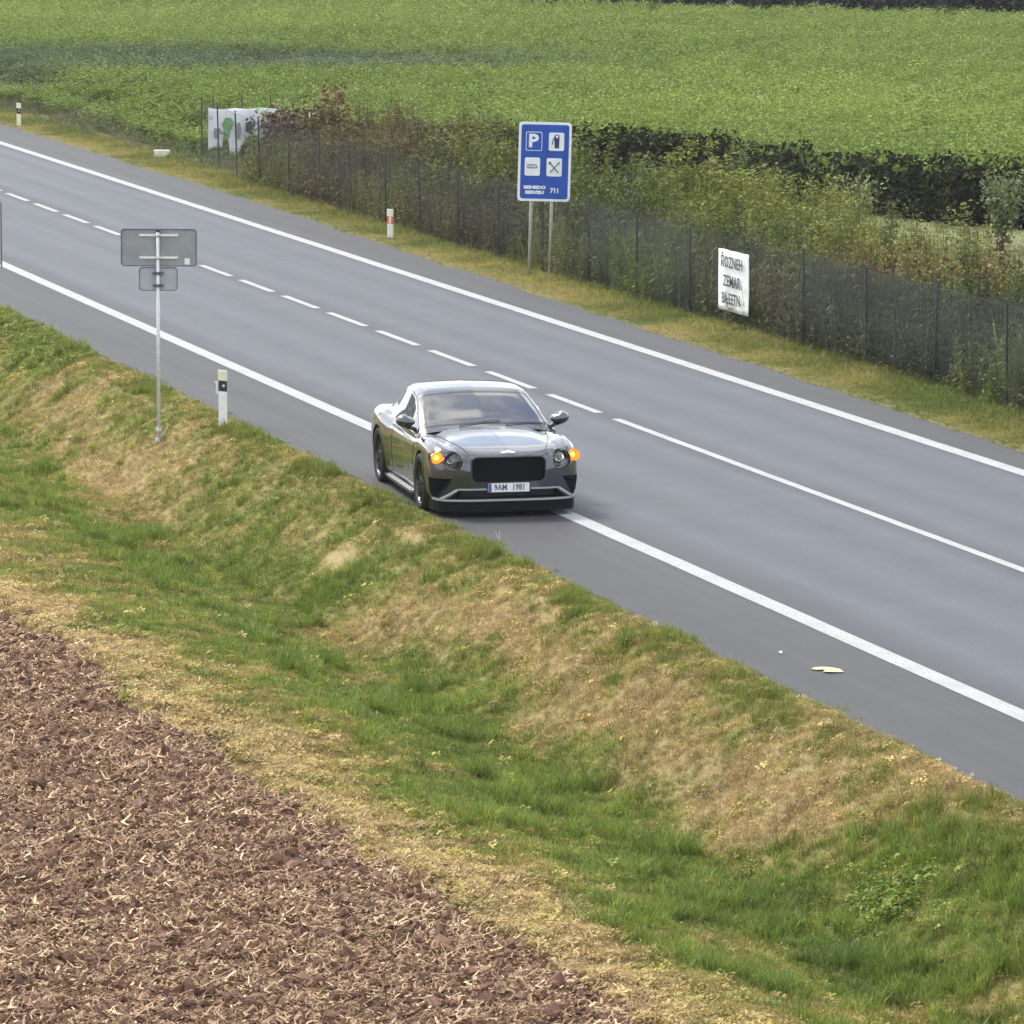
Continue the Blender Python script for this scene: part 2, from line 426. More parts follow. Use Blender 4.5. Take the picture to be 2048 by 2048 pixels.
def asphalt_mat():
    m, t, b = new_mat('asphalt')
    tc = N(t, 'ShaderNodeTexCoord'); sep = N(t, 'ShaderNodeSeparateXYZ')
    t.links.new(tc.outputs['Object'], sep.inputs[0])
    mp = N(t, 'ShaderNodeMapping'); mp.inputs['Scale'].default_value = (2.4, 0.045, 1)
    t.links.new(tc.outputs['Object'], mp.inputs['Vector'])
    st = N(t, 'ShaderNodeTexNoise', i_Scale=1.0, i_Detail=4.0, i_Roughness=0.55)
    t.links.new(mp.outputs[0], st.inputs['Vector'])
    mp2 = N(t, 'ShaderNodeMapping'); mp2.inputs['Scale'].default_value = (0.8, 0.12, 1)
    t.links.new(tc.outputs['Object'], mp2.inputs['Vector'])
    bl = N(t, 'ShaderNodeTexNoise', i_Scale=1.0, i_Detail=3.0)
    t.links.new(mp2.outputs[0], bl.inputs['Vector'])
    gr = N(t, 'ShaderNodeTexNoise', i_Scale=26.0, i_Detail=6.0, i_Roughness=0.85)
    t.links.new(tc.outputs['Object'], gr.inputs['Vector'])
    # wheel tracks across the lanes: position within x 16.5 .. 27.3
    mr = N(t, 'ShaderNodeMapRange'); mr.inputs['From Min'].default_value = 16.0; mr.inputs['From Max'].default_value = 28.0
    wob = N(t, 'ShaderNodeMath', operation='MULTIPLY_ADD'); wob.inputs[1].default_value = 0.5; wob.inputs[2].default_value = -0.25
    t.links.new(bl.outputs['Fac'], wob.inputs[0])
    adx = N(t, 'ShaderNodeMath', operation='ADD'); t.links.new(sep.outputs['X'], adx.inputs[0]); t.links.new(wob.outputs[0], adx.inputs[1])
    t.links.new(adx.outputs[0], mr.inputs['Value'])
    def P(x): return (x - 16.0) / 12.0
    sh = (0.041, 0.042, 0.047); ln = (0.072, 0.081, 0.099); tk = (0.058, 0.065, 0.080); cn = (0.044, 0.047, 0.056)
    rp = ramp(t, [(P(16.6), sh), (P(18.35), sh), (P(18.75), cn), (P(19.3), ln), (P(19.9), tk), (P(20.5), ln), (P(21.2), tk), (P(21.75), ln), (P(22.15), cn),
                  (P(22.7), ln), (P(23.3), tk), (P(23.8), ln), (P(24.5), tk), (P(25.0), ln), (P(25.5), sh), (P(26.6), sh)], mr.outputs[0])
    rs = ramp(t, [(0.30, 0.86), (0.70, 1.12)], st.outputs['Fac'])
    rg = ramp(t, [(0.25, 0.62), (0.75, 1.38)], gr.outputs['Fac'])
    mo = N(t, 'ShaderNodeTexNoise', i_Scale=1.1, i_Detail=5.0, i_Roughness=0.6); t.links.new(tc.outputs['Object'], mo.inputs['Vector'])
    rm = ramp(t, [(0.3, 0.90), (0.5, 1.0), (0.72, 1.10)], mo.outputs['Fac']); v3 = N(t, 'ShaderNodeVectorMath', operation='MULTIPLY')
    v1 = N(t, 'ShaderNodeVectorMath', operation='MULTIPLY'); v2 = N(t, 'ShaderNodeVectorMath', operation='MULTIPLY')
    t.links.new(rp.outputs[0], v1.inputs[0]); t.links.new(rs.outputs[0], v1.inputs[1])
    t.links.new(v1.outputs[0], v2.inputs[0]); t.links.new(rg.outputs[0], v2.inputs[1])
    t.links.new(v2.outputs[0], v3.inputs[0]); t.links.new(rm.outputs[0], v3.inputs[1]); t.links.new(v3.outputs[0], b.inputs['Base Color'])
    rr = ramp(t, [(0.3, 0.62), (0.7, 0.80)], st.outputs['Fac'])
    t.links.new(rr.outputs[0], b.inputs['Roughness'])
    b.inputs['Specular IOR Level'].default_value = 0.4
    bp = N(t, 'ShaderNodeBump', i_Strength=0.35, i_Distance=0.006)
    t.links.new(gr.outputs['Fac'], bp.inputs['Height']); t.links.new(bp.outputs[0], b.inputs['Normal'])
    return m
M['asphalt'] = asphalt_mat()
def paint_mat():
    m, t, b = new_mat('road_paint')
    tc = N(t, 'ShaderNodeTexCoord')
    n1 = N(t, 'ShaderNodeTexNoise', i_Scale=40.0, i_Detail=6.0, i_Roughness=0.75)
    n2 = N(t, 'ShaderNodeTexNoise', i_Scale=2.0, i_Detail=4.0)
    for n in (n1, n2): t.links.new(tc.outputs['Object'], n.inputs['Vector'])
    r = ramp(t, [(0.36, (0.10, 0.10, 0.11)), (0.45, (0.32, 0.33, 0.335)), (0.7, (0.45, 0.46, 0.465))], n1.outputs['Fac'])
    r2 = ramp(t, [(0.3, 0.82), (0.7, 1.0)], n2.outputs['Fac'])
    v = N(t, 'ShaderNodeVectorMath', operation='MULTIPLY')
    t.links.new(r.outputs[0], v.inputs[0]); t.links.new(r2.outputs[0], v.inputs[1]); t.links.new(v.outputs[0], b.inputs['Base Color'])
    b.inputs['Roughness'].default_value = 0.7
    return m
M['road_paint'] = paint_mat()

# ---- ground sheets
def rangef(a, b_, st): return list(np.arange(a, b_, st)) + [b_]
YS_FAR = [-900, -500, -200, -80, -20, 10]; YS_BACK = [330, 420, 600, 900, 1400]
# broad sheet beneath everything, reaching the horizon
g = grid_mesh('ground', [-1500, -900, -400, -150, -60, -20, 0, 8, 20, 27, 34, 45, 60, 90, 130, 200, 400, 900, 1500],
              [-900, -500, -200, -80, -20, 20, 60, 100, 140, 180, 220, 260, 330, 500, 900, 1500], lambda x, y: base_z(x) * 0 - 1.25, M['turf'])
tag(g, kind='structure')
verge_ys = rangef(30, 100, 0.12) + rangef(101, 160, 1.0) + rangef(170, 330, 10)
g = grid_mesh('grass_verge', rangef(9.6, 16.4, 0.1) + rangef(16.5, 17.2, 0.05), [-200, -60, 0, 20] + verge_ys + [500, 900, 1400], ground_z, M['turf'], deadness)
tag(g, kind='structure')

def soil_z(x, y):
    z = base_z(np.minimum(x, 11.3)) + np.clip((field_edge(x, y) - x) / .4, 0, 1) * .03
    near = ((y > 30) & (y < 75) & (x > 2)).astype(float)
    edge = np.clip((field_edge(x, y) + .25 - x) / .35, 0, 1)
    c = np.abs(fnoise(x, y, 3.2, 21) - .5) * 2; f = fnoise(x, y, 11.0, 23) - .5
    return z - .03 + near * edge * (0.11 * (c - .35) + 0.09 * f + .02 + .05 * (fnoise(x, y, .9, 29) - .5)) - (1 - edge) * .6
g = grid_mesh('ploughed_field', [-1200, -500, -150, -50, -15] + rangef(-2, 6, 0.5)[:-1] + rangef(6, 12.3, 0.045),
              [-900, -300, -80, 0, 20] + rangef(33, 68, 0.06) + rangef(69, 110, 1) + [130, 170, 250, 500, 1400], soil_z, M['soil'])
tag(g, kind='structure')

road = grid_mesh('road', [16.75, 18, 20, 22, 24, 26, 27.6], [-900, -200, 0, 40, 80, 120, 160, 250, 500, 1400], lambda x, y: x * 0, M['asphalt'])
tag(road, kind='structure')
# irregular asphalt rims crumble into the grass
def rim(xa, side, seedn):
    ys = rangef(34, 170, 0.25)
    vs, fs = [], []
    for i, y in enumerate(ys):
        w = .10 + .14 * float(fnoise(np.array([xa * 1.0]), np.array([y]), 1.1, seedn)[0])
        vs += [(xa, y, 0.0), (xa + side * w, y, -0.006), (xa + side * (w + .04), y, -0.07)]
    for i in range(len(ys) - 1):
        for k in range(2):
            a_ = i * 3 + k
            fs.append((a_, a_ + 1, a_ + 4, a_ + 3) if side > 0 else (a_, a_ + 3, a_ + 4, a_ + 1))
    return mesh_from('asphalt_rim', vs, fs)


def marking(name, xc, w, y0, y1, z=0.004, wob=0.006):
    ys = rangef(y0, y1, 0.5) if y1 - y0 < 200 else rangef(y0, y1, 2.0)
    vs, fs = [], []
    for y in ys:
        j = (float(fnoise(np.array([xc]), np.array([y]), 2.3, 41)[0]) - .5) * wob * 2
        vs += [(xc - w / 2 + j, y, z), (xc + w / 2 + j, y, z)]
    for i in range(len(ys) - 1): fs.append((2 * i, 2 * i + 1, 2 * i + 3, 2 * i + 2))
    return link(name, mesh_from(name, vs, fs), M['road_paint'], road)
marking('edge_line', 18.47, 0.25, -50, 400)
marking('edge_line', 25.47, 0.25, -50, 400)
marking('centre_line', 22.13, 0.14, -50, 70.0)
for k in range(36):
    y1 = 72.95 + 3.36 * k + 0.05
    marking('centre_dash', 22.13 + 0.0005 * k, 0.14, y1 - 2.2 + .0, y1 + .32)

def far_edge(x, y): return np.interp(y, [40, 65, 90, 115, 150], [26.3, 26.38, 26.68, 27.08, 27.1]) + (fnoise(x * 0, y, .9, 53) - .5) * .22
def farverge_z(x, y): return base_z(x) + .045 + (fnoise(x, y, 1.2, 51) - .5) * .05 - np.clip((far_edge(x, y) - x) * 8, 0, 1) * .12
def fardead(x, y): return np.clip(.55 + (fnoise(x, y, .8, 52) - .5) * 1.6, 0, 1)
g = grid_mesh('far_verge', rangef(26.0, 28.0, 0.08)[:-1] + rangef(28.0, 30.0, 0.2), [-200, 0, 30] + rangef(50, 170, 0.5) + [250, 500, 1400], farverge_z, M['far_turf'], fardead)
tag(g, kind='structure')
g = grid_mesh('meadow', [29.9, 32, 34, 36, 38, 40, 42, 46, 52, 62, 90], rangef(20, 140, 3), lambda x, y: base_z(x) + .012 + (fnoise(x, y, .3, 4) - .5) * .1, M['meadow'])
tag(g, kind='structure')
g = grid_mesh('field_floor', [29.9, 34, 40, 46, 52, 62, 90, 140, 300, 900], [-500, -100, 0, 60, 90, 120, 150, 180, 210, 250, 330, 600, 1400], lambda x, y: base_z(x) - .09, M['under_crop'])
tag(g, kind='structure')

# ------------------------------------------------------------------ instanced vegetation
def leafvar(me, vals):
    at = me.attributes.new('leafvar', 'FLOAT_COLOR', 'FACE')
    arr = np.ones((len(me.polygons), 4)); arr[:, :3] = vals
    at.data.foreach_set('color', arr.ravel())

def src(name, quads, vars_, mat):
    """quads: list of list of points (3 or 4)"""
    vs, fs = [], []
    for q in quads:
        o = len(vs); vs += [tuple(p) for p in q]; fs.append(tuple(range(o, o + len(q))))
    me = mesh_from(name, vs, fs)
    v = np.array(vars_, float)
    if v.ndim == 1: v = np.repeat(v[:, None], 3, 1)
    leafvar(me, v)
    me.materials.append(mat)
    return bpy.data.objects.new(name, me)

def scatter(name, pts, rots, scl, tint, idx, sources, kind='stuff', parent=None):
    n = len(pts)
    me = bpy.data.meshes.new(name)
    me.vertices.add(n); me.vertices.foreach_set('co', np.asarray(pts, np.float32).ravel())
    for an, ty, fld, arr in (('rot', 'FLOAT_VECTOR', 'vector', rots), ('scl', 'FLOAT_VECTOR', 'vector', scl)):
        a_ = me.attributes.new(an, ty, 'POINT'); a_.data.foreach_set(fld, np.asarray(arr, np.float32).ravel())
    a_ = me.attributes.new('tint', 'FLOAT_COLOR', 'POINT')
    tt = np.ones((n, 4), np.float32); tt[:, :3] = tint; a_.data.foreach_set('color', tt.ravel())
    a_ = me.attributes.new('idx', 'INT', 'POINT'); a_.data.foreach_set('value', np.asarray(idx, np.int32))
    o = bpy.data.objects.new(name, me); COL.objects.link(o)
    c = bpy.data.collections.new(name + '_sources')
    for s_ in sources: c.objects.link(s_)
    ng = bpy.data.node_groups.new(name + '_scatter', 'GeometryNodeTree')
    ng.interface.new_socket('Geometry', in_out='INPUT', socket_type='NodeSocketGeometry')
    ng.interface.new_socket('Geometry', in_out='OUTPUT', socket_type='NodeSocketGeometry')
    gi = ng.nodes.new('NodeGroupInput'); go = ng.nodes.new('NodeGroupOutput')
    ip = ng.nodes.new('GeometryNodeInstanceOnPoints'); ci = ng.nodes.new('GeometryNodeCollectionInfo')
    ci.inputs['Collection'].default_value = c
    ci.inputs['Separate Children'].default_value = True; ci.inputs['Reset Children'].default_value = True
    def na(nm, ty):
        q = ng.nodes.new('GeometryNodeInputNamedAttribute'); q.data_type = ty; q.inputs['Name'].default_value = nm
        return next(s for s in q.outputs if s.enabled and s.name == 'Attribute')
    lk = ng.links
    lk.new(gi.outputs[0], ip.inputs['Points']); lk.new(ci.outputs[0], ip.inputs['Instance'])
    ip.inputs['Pick Instance'].default_value = True
    lk.new(na('idx', 'INT'), ip.inputs['Instance Index'])
    lk.new(na('rot', 'FLOAT_VECTOR'), ip.inputs['Rotation'])
    lk.new(na('scl', 'FLOAT_VECTOR'), ip.inputs['Scale'])
    lk.new(ip.outputs[0], go.inputs[0])
    md = o.modifiers.new('scatter', 'NODES'); md.node_group = ng
    o['kind'] = kind
    if parent: o.parent = parent
    return o

M['blade'] = foliage_mat('grass_blades', 0.33)
M['leaf'] = foliage_mat('plant_leaves', 0.34)
M['straw'] = foliage_mat('straw_litter', 0.05)

def blade(quads, vv, base, az, lean, ln, w, var, curl=1.0):
    d = Vector((math.cos(az), math.sin(az), 0)); s_ = Vector((-math.sin(az), math.cos(az), 0)) * w / 2
    p0 = Vector(base); p1 = p0 + Vector((0, 0, ln * .5 * math.cos(lean * .5))) + d * ln * .5 * math.sin(lean * .5)
    l2 = min(lean * 1.6 * curl, 2.3)
    p2 = p1 + Vector((0, 0, ln * .5 * math.cos(l2))) + d * ln * .5 * math.sin(l2)
    quads.append([p0 - s_, p0 + s_, p1 + s_ * .8, p1 - s_ * .8]); quads.append([p1 - s_ * .8, p1 + s_ * .8, p2])
    vv.extend([var, var])

def tuft(name, n, rad, ln, w, lean, seed):
    rd = random.Random(seed); q, v = [], []
    for _ in range(n):
        a = rd.uniform(0, 2 * math.pi); r_ = rad * math.sqrt(rd.random())
        k = rd.uniform(.6, 1.35)
        blade(q, v, (r_ * math.cos(a), r_ * math.sin(a), -.01), rd.uniform(0, 6.28), rd.uniform(.15, lean), ln * rd.uniform(.5, 1.2), w * rd.uniform(.7, 1.3),
              (k * rd.uniform(.9, 1.15), k, k * rd.uniform(.7, 1.1)))
    return src(name, q, v, M['blade'])

def rosette(name, n, rad, seed, mat=None):
    rd = random.Random(seed); q, v = [], []
    for _ in range(n):
        a = rd.uniform(0, 6.28); r_ = rad * math.sqrt(rd.random()); z = rd.uniform(.02, .11)
        c = Vector((r_ * math.cos(a), r_ * math.sin(a), z)); L_ = rd.uniform(.018, .04)
        nrm = Vector((rd.uniform(-.6, .6), rd.uniform(-.6, .6), 1)).normalized(); u = nrm.orthogonal().normalized(); u.rotate(Matrix.Rotation(rd.uniform(0, 6.28), 3, nrm)); w_ = nrm.cross(u)
        q.append([c - u * L_, c - w_ * L_ * .6, c + u * L_, c + w_ * L_ * .6]); k = rd.uniform(.7, 1.4); v.append((k, k, k * .9))
    return src(name, q, v, mat or M['blade'])

tufts = [tuft('tuft_a', 16, .09, .10, .008, 1.2, 1), tuft('tuft_b', 18, .10, .075, .009, 1.4, 2), tuft('tuft_c', 14, .08, .14, .008, 1.0, 3),
         tuft('tuft_flat', 18, .12, .12, .009, 2.2, 4), rosette('weed_rosette', 30, .11, 5), tuft('tuft_tall', 22, .08, .26, .009, .9, 6)]

def palette(vals, stops):
    """vals 0..1 -> rgb"""
    p = [s_[0] for s_ in stops]
    return np.column_stack([np.interp(vals, p, [s_[1][k] for s_ in stops]) for k in range(3)])
VERGE_PAL = [(0.0, (0.150, 0.220, 0.040)), (0.18, (0.205, 0.250, 0.048)), (0.36, (0.255, 0.260, 0.060)), (0.55, (0.30, 0.265, 0.085)), (0.75, (0.40, 0.33, 0.13)),
             (1.0, (0.50, 0.40, 0.19)), (1.3, (0.44, 0.32, 0.18))]

def in_view(x, y, margin=1.22, zz=0.0):
    fx, fy = math.sin(YAW), math.cos(YAW)
    D = x * fx + y * fy; Lx = x * fy - y * fx
    Z = D * math.cos(PITCH) + (H_CAM - zz) * math.sin(PITCH)
    u = F_PX * Lx / Z
    v = F_PX * ((H_CAM - zz) * math.cos(PITCH) - D * math.sin(PITCH)) / Z
    return (np.abs(u) < 1024 * margin) & (v < 1024 * margin + 120) & (v > -1024 * margin - 100), D

def sample(x0, x1, y0, y1, dens, dref, powr, margin=1.22):
    n = int((x1 - x0) * (y1 - y0) * dens)
    x = rng.uniform(x0, x1, n); y = rng.uniform(y0, y1, n)
    ok, D = in_view(x, y, margin)
    keep = rng.random(n) < np.clip((dref / np.maximum(D, 1)) ** powr, 0, 1)
    ok &= keep
    return x[ok], y[ok]

# near verge grass
x, y = sample(9.6, 16.95, 30, 104, 560, 46, 1.25)
lim = 16.76 + .34 * fnoise(x, y, 1.3, 31)
low = field_edge(x, y) - .25 - .5 * (rng.random(len(x)) < .25)
ok = (x < lim) & (rng.random(len(x)) < np.clip((x - low) / .5, 0, 1))
x, y = x[ok], y[ok]
dd = deadness(x, y) * .92 + rng.normal(0, .20, len(x)); bare = gsum(x, y, [(15.64, 60.8, .18, .5, 1.4), (16.25, 59.6, .12, .35, .9), (15.3, 71.0, .2, .6, .7)])
ok = rng.random(len(x)) > bare * .85
x, y, dd = x[ok], y[ok], dd[ok]
n = len(x)
lush = gsum(x, y, LUSH)
idx = rng.choice([0, 1, 2], n)
idx = np.where((dd > .55) & (rng.random(n) < .75), 3, idx)
wd = fnoise(x, y, 1.7, 77)
idx = np.where((wd > .60) & (dd < .25) & (x > 12.5) & (rng.random(n) < .5), 4, idx)
tall = np.exp(-((x - 15.44) / .25) ** 2 - ((y - 40.6) / .6) ** 2) + .8 * np.exp(-((x - 16.3) / .5) ** 2 - ((y - 85) / 4) ** 2)
strip = np.exp(-((x - field_edge(x, y) - .3) / .6) ** 2)
idx = np.where((rng.random(n) < tall * .7) | ((rng.random(n) < .05) & (dd > .3)) | (rng.random(n) < strip * .28), 5, idx)
clump = fnoise(x, y, 3.2, 99)
scl = (.16 + rng.random(n) * .42 + .55 * clump) * (1 + .15 * np.clip(lush, 0, 1)) * (1 - .15 * np.clip(dd, 0, 1)) * np.where(idx == 5, .9, 1)
edge_f = np.clip((17.0 - x) / .35, .45, 1)
scl *= edge_f
tn = palette(np.clip(dd + rng.normal(0, .09, n), 0, 1.3), VERGE_PAL)
tn *= ((1 + rng.normal(0, .20, n)) * (.58 + .84 * fnoise(x, y, 4.0, 121)))[:, None].clip(.4, 1.7)
ol = (.5 * np.exp(-((x - 16.45) / .4) ** 2) * (dd < .6))[:, None]
tn = tn * (1 - ol) + np.array([.165, .165, .038]) * ol
dk = np.exp(-((x - 14.5) / .3) ** 2 - ((y - 39.4) / .8) ** 2)[:, None] * .45
tn = tn * (1 - dk) + np.array([.035, .085, .03]) * dk
pale = strip[:, None] * .6 * (dd > .45)[:, None] * rng.random((n, 1)) ** .8
tn = tn * (1 - pale) + np.array([.50, .39, .21]) * pale
tn = np.clip(tn, .01, .7)
rots = np.column_stack([rng.normal(0, .18, n), rng.normal(0, .18, n), rng.uniform(0, 6.28, n)])
o = scatter('verge_grass', np.column_stack([x, y, ground_z(x, y)]), rots, np.repeat(scl[:, None], 3, 1), tn, idx, tufts)
o['label'] = 'patchy green and straw coloured grass on the verge below the road'
o['category'] = 'grass'
print('verge tufts', n)

# straw on the ploughed field
def straw_src(name, seed, L_, w):
    rd = random.Random(seed); q, v = [], []
    for _ in range(3):
        p = Vector((rd.uniform(-.03, .03), rd.uniform(-.03, .03), rd.uniform(0, .01))); a = rd.uniform(0, 6.28); tlt = rd.uniform(-.2, .5)
        ww = w * rd.uniform(.5, 1.3); k = rd.uniform(.65, 1.3)
        for s_ in range(3):
            d = Vector((math.cos(a) * math.cos(tlt), math.sin(a) * math.cos(tlt), math.sin(tlt))) * L_ / 3 * rd.uniform(.6, 1.2)
            sd_ = Vector((-math.sin(a), math.cos(a), rd.uniform(-.5, .5))).normalized() * ww / 2
            q.append([p - sd_, p + sd_, p + d + sd_ * .85, p + d - sd_ * .85]); v.append((k, k, k))
            p = p + d; a += rd.uniform(-.7, .7); tlt += rd.uniform(-.7, .3)
    return src(name, q, v, M['straw'])
def clod_src(name, seed):
    rd = random.Random(seed); bm = bmesh.new(); bmesh.ops.create_icosphere(bm, subdivisions=1, radius=.03)
    for v_ in bm.verts: v_.co *= rd.uniform(.6, 1.25); v_.co.z *= .7
    me = bpy.data.meshes.new(name); bm.to_mesh(me); bm.free()
    leafvar(me, np.random.default_rng(seed).uniform(.8, 1.2, (len(me.polygons), 1)).repeat(3, 1)); me.materials.append(M['straw'])
    return bpy.data.objects.new(name, me)
straws = [straw_src('straw_a', 1, .15, .012), straw_src('straw_b', 2, .10, .018), straw_src('straw_c', 3, .20, .009), straw_src('husk', 4, .08, .030)]
x, y = sample(2, 12.9, 30, 64, 760, 40, 1.2)
cl = fnoise(x, y, 2.5, 71)
lim = field_edge(x, y) + .1 + .7 * rng.random(len(x)) ** 3
ok = (x < lim) & (rng.random(len(x)) < .15 + 1.3 * cl ** 1.3)
x, y = x[ok], y[ok]; n = len(x)
tn = palette(rng.random(n), [(0, (.20, .12, .075)), (.4, (.34, .22, .135)), (.8, (.52, .37, .22)), (1, (.74, .59, .37))])
al = rng.normal(.25, 1.1, n)
rots = np.column_stack([rng.normal(0, .22, n), rng.normal(0, .22, n), al])
sc = rng.uniform(.35, 1.15, n) ** 1.2
o = scatter('straw_litter', np.column_stack([x, y, np.maximum(soil_z(x, y), ground_z(x, y)) + .008]), rots, np.repeat(sc[:, None], 3, 1), tn, rng.choice([0, 0, 1, 2, 3], n), straws)
tag(o, 'pale chopped straw lying over the reddish brown ploughed field', 'straw')
print('straws', n)
x, y = sample(2, 12.2, 30, 62, 260, 40, 1.2); n = len(x)
tn = palette(rng.random(n), [(0, (.085, .043, .028)), (1, (.23, .13, .085))])
sc = rng.uniform(.4, 1.5, n) ** 1.2 * (1 + 1.2 * (rng.random(n) < .04))
o = scatter('soil_clods', np.column_stack([x, y, soil_z(x, y) + .002]), rng.uniform(0, 6.28, (n, 3)), np.repeat(sc[:, None], 3, 1), tn, rng.choice([0, 1, 2], n),
            [clod_src('clod_a', 1), clod_src('clod_b', 2), clod_src('clod_c', 3)])
tag(o, 'reddish brown crumbled soil clods of the ploughed field', 'soil')

# far verge short grass
x, y = sample(26.2, 28.6, 55, 175, 330, 70, 1.0)
lim = far_edge(x, y) - .05
ok = x > lim; x, y = x[ok], y[ok]; n = len(x)
k = np.clip(fnoise(x, y, .8, 52) * 1.4 - .3 + rng.normal(0, .12, n) + (27.3 - x) * .25 - np.clip((80 - y) / 40, 0, .4), 0, 1)
tn = palette(k, [(0, (.15, .19, .045)), (.3, (.25, .25, .07)), (.7, (.38, .35, .12)), (1, (.42, .33, .15))]) * (1 + rng.normal(0, .14, n))[:, None].clip(.5, 1.5)
sc = rng.uniform(.5, 1.1, n) * np.clip((x - lim[ok]) / .6, .5, 1.3)
o = scatter('far_verge_grass', np.column_stack([x, y, farverge_z(x, y)]), np.column_stack([rng.normal(0, .15, n), rng.normal(0, .15, n), rng.uniform(0, 6.28, n)]),
            np.repeat(sc[:, None], 3, 1), tn, rng.choice([0, 1, 2, 3, 3], n), tufts)
tag(o, 'yellowish short grass strip between the asphalt and the fence', 'grass')
print('far verge', n)

# ---- tall plants
def leafy(name, h, nl, rad, leaf, seed, top=0.0, stem=True, lean=.1, stemw=.012, stemvar=(.7, .6, .6)):
    rd = random.Random(seed); q, v = [], []
    ns = 3
    tips = []
    for s_ in range(ns):
        a = rd.uniform(0, 6.28); b0 = Vector((rd.uniform(-.08, .08), rd.uniform(-.08, .08), 0))
        tp = b0 + Vector((math.cos(a) * rad * rd.uniform(.2, 1), math.sin(a) * rad * rd.uniform(.2, 1), h * rd.uniform(.8, 1.05)))
        tips.append((b0, tp))
        if stem:
            for pz in (0, math.pi / 2):
                u = Vector((math.cos(pz), math.sin(pz), 0)) * stemw / 2
                q.append([b0 - u, b0 + u, tp + u * .4, tp - u * .4]); v.append(stemvar)
    for _ in range(nl):
        b0, tp = rd.choice(tips); f = top + (1 - top) * rd.random() ** .8
        c = b0.lerp(tp, f); a = rd.uniform(0, 6.28); d = Vector((math.cos(a), math.sin(a), rd.uniform(-.5, .7))).normalized()
        L_ = leaf * rd.uniform(.6, 1.3); c = c + d * rad * .35 * rd.random()
        sd_ = d.cross(Vector((rd.uniform(-.4, .4), rd.uniform(-.4, .4), 1))).normalized() * L_ * .28
        m_ = c + d * L_ * .5; e = c + d * L_ + Vector((0, 0, -L_ * .25))
        q.append([c, m_ + sd_, e, m_ - sd_]); k = rd.uniform(.65, 1.4); v.append((k * rd.uniform(.9, 1.15), k, k * .9))
    return src(name, q, v, M['leaf'])

def stalk(name, h, seed, nb=7):
    rd = random.Random(seed); q, v = [], []
    for _ in range(4):
        a = rd.uniform(0, 6.28); b0 = Vector((rd.uniform(-.12, .12), rd.uniform(-.12, .12), 0)); hh = h * rd.uniform(.6, 1.1)
        tp = b0 + Vector((rd.uniform(-.15, .15), rd.uniform(-.15, .15), hh)); pz = rd.uniform(0, 3.14)
        u = Vector((math.cos(pz), math.sin(pz), 0)) * .006; k = rd.uniform(.6, 1.5)
        q.append([b0 - u, b0 + u, tp + u * .5, tp - u * .5]); v.append((k, k, k))
        for _ in range(nb):
            f = rd.uniform(.3, 1); c = b0.lerp(tp, f); a = rd.uniform(0, 6.28)
            d = Vector((math.cos(a), math.sin(a), rd.uniform(.1, 1.2))).normalized() * rd.uniform(.06, .22); u2 = Vector((-d.y, d.x, .02)).normalized() * rd.uniform(.004, .016)
            q.append([c, c + d * .6 + u2, c + d, c + d * .6 - u2]); k = rd.uniform(.5, 1.5); v.append((k, k * .95, k * .9))
    return src(name, q, v, M['leaf'])

def edge_plant(name, h, seed):  # shade of the backlit crop edge is put into stem and lower leaf colours
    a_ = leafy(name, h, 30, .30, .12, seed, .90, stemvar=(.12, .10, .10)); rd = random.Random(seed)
    me = a_.data; vs_ = [tuple(v.co) for v in me.vertices]; fs_ = [tuple(p.vertices) for p in me.polygons]
    cols = [tuple(d.color[:3]) for d in me.attributes['leafvar'].data]
    for _ in range(95):      # dark brown leaves below the canopy, the edge's shade put into their colour
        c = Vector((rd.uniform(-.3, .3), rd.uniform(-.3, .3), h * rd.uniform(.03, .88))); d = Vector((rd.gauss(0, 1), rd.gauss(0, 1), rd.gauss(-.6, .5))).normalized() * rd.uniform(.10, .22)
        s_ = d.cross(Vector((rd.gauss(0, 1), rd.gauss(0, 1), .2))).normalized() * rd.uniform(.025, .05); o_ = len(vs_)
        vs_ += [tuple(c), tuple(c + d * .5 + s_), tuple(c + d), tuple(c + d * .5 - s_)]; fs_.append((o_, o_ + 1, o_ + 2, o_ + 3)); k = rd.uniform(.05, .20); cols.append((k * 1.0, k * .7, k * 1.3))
    bpy.data.objects.remove(a_); m2 = mesh_from(name, vs_, fs_); leafvar(m2, np.array(cols)); m2.materials.append(M['leaf'])
    return bpy.data.objects.new(name, m2)
# crop: dense green leafy plants
def crop_edge(x):     # nearest y at which the crop begins for a given x
    return np.interp(x, [28.9, 29.25, 33.1, 36.3, 38.3, 39.5, 40.7, 60, 100], [150, 128.5, 118.0, 115.2, 111.0, 105.2, 102.0, 76, 40])
def crop_back(x): return 202.5 - 1.48 * (x - 66.2)
crops = [leafy('crop_a', 1.35, 74, .34, .100, 11, .62), leafy('crop_b', 1.30, 74, .34, .090, 12, .66), leafy('crop_c', 1.4, 66, .32, .11, 13, .60),
         leafy('crop_d', 1.35, 80, .36, .085, 14, .58),
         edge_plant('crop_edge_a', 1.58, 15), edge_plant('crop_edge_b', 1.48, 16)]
x, y = sample(28.6, 96, 60, 275, 9.0, 118, 1.6, 1.15)
wv = (fnoise(x, y, .35, 81) - .5) * 1.4
ok = (y > crop_edge(x) + wv) & (y < crop_back(x)) & (x > 28.9 + (fnoise(x * 0, y, .5, 3) - .3) * .9)
x, y = x[ok], y[ok]; n = len(x)
bandc = np.interp(x, [28, 31, 38.7, 47, 56], [167, 166, 162, 160.5, 159]); bw = np.interp(x, [28, 31, 39, 47, 52, 57], [12, 11, 9, 7, 5, .5])
band = np.exp(-((y - bandc + (fnoise(x, y, .15, 6) - .5) * 8) / bw) ** 4) * np.clip(.5 + fnoise(x, y, .25, 5) * 1.0, 0, 1) * np.interp(x, [42, 54], [.85, 0])
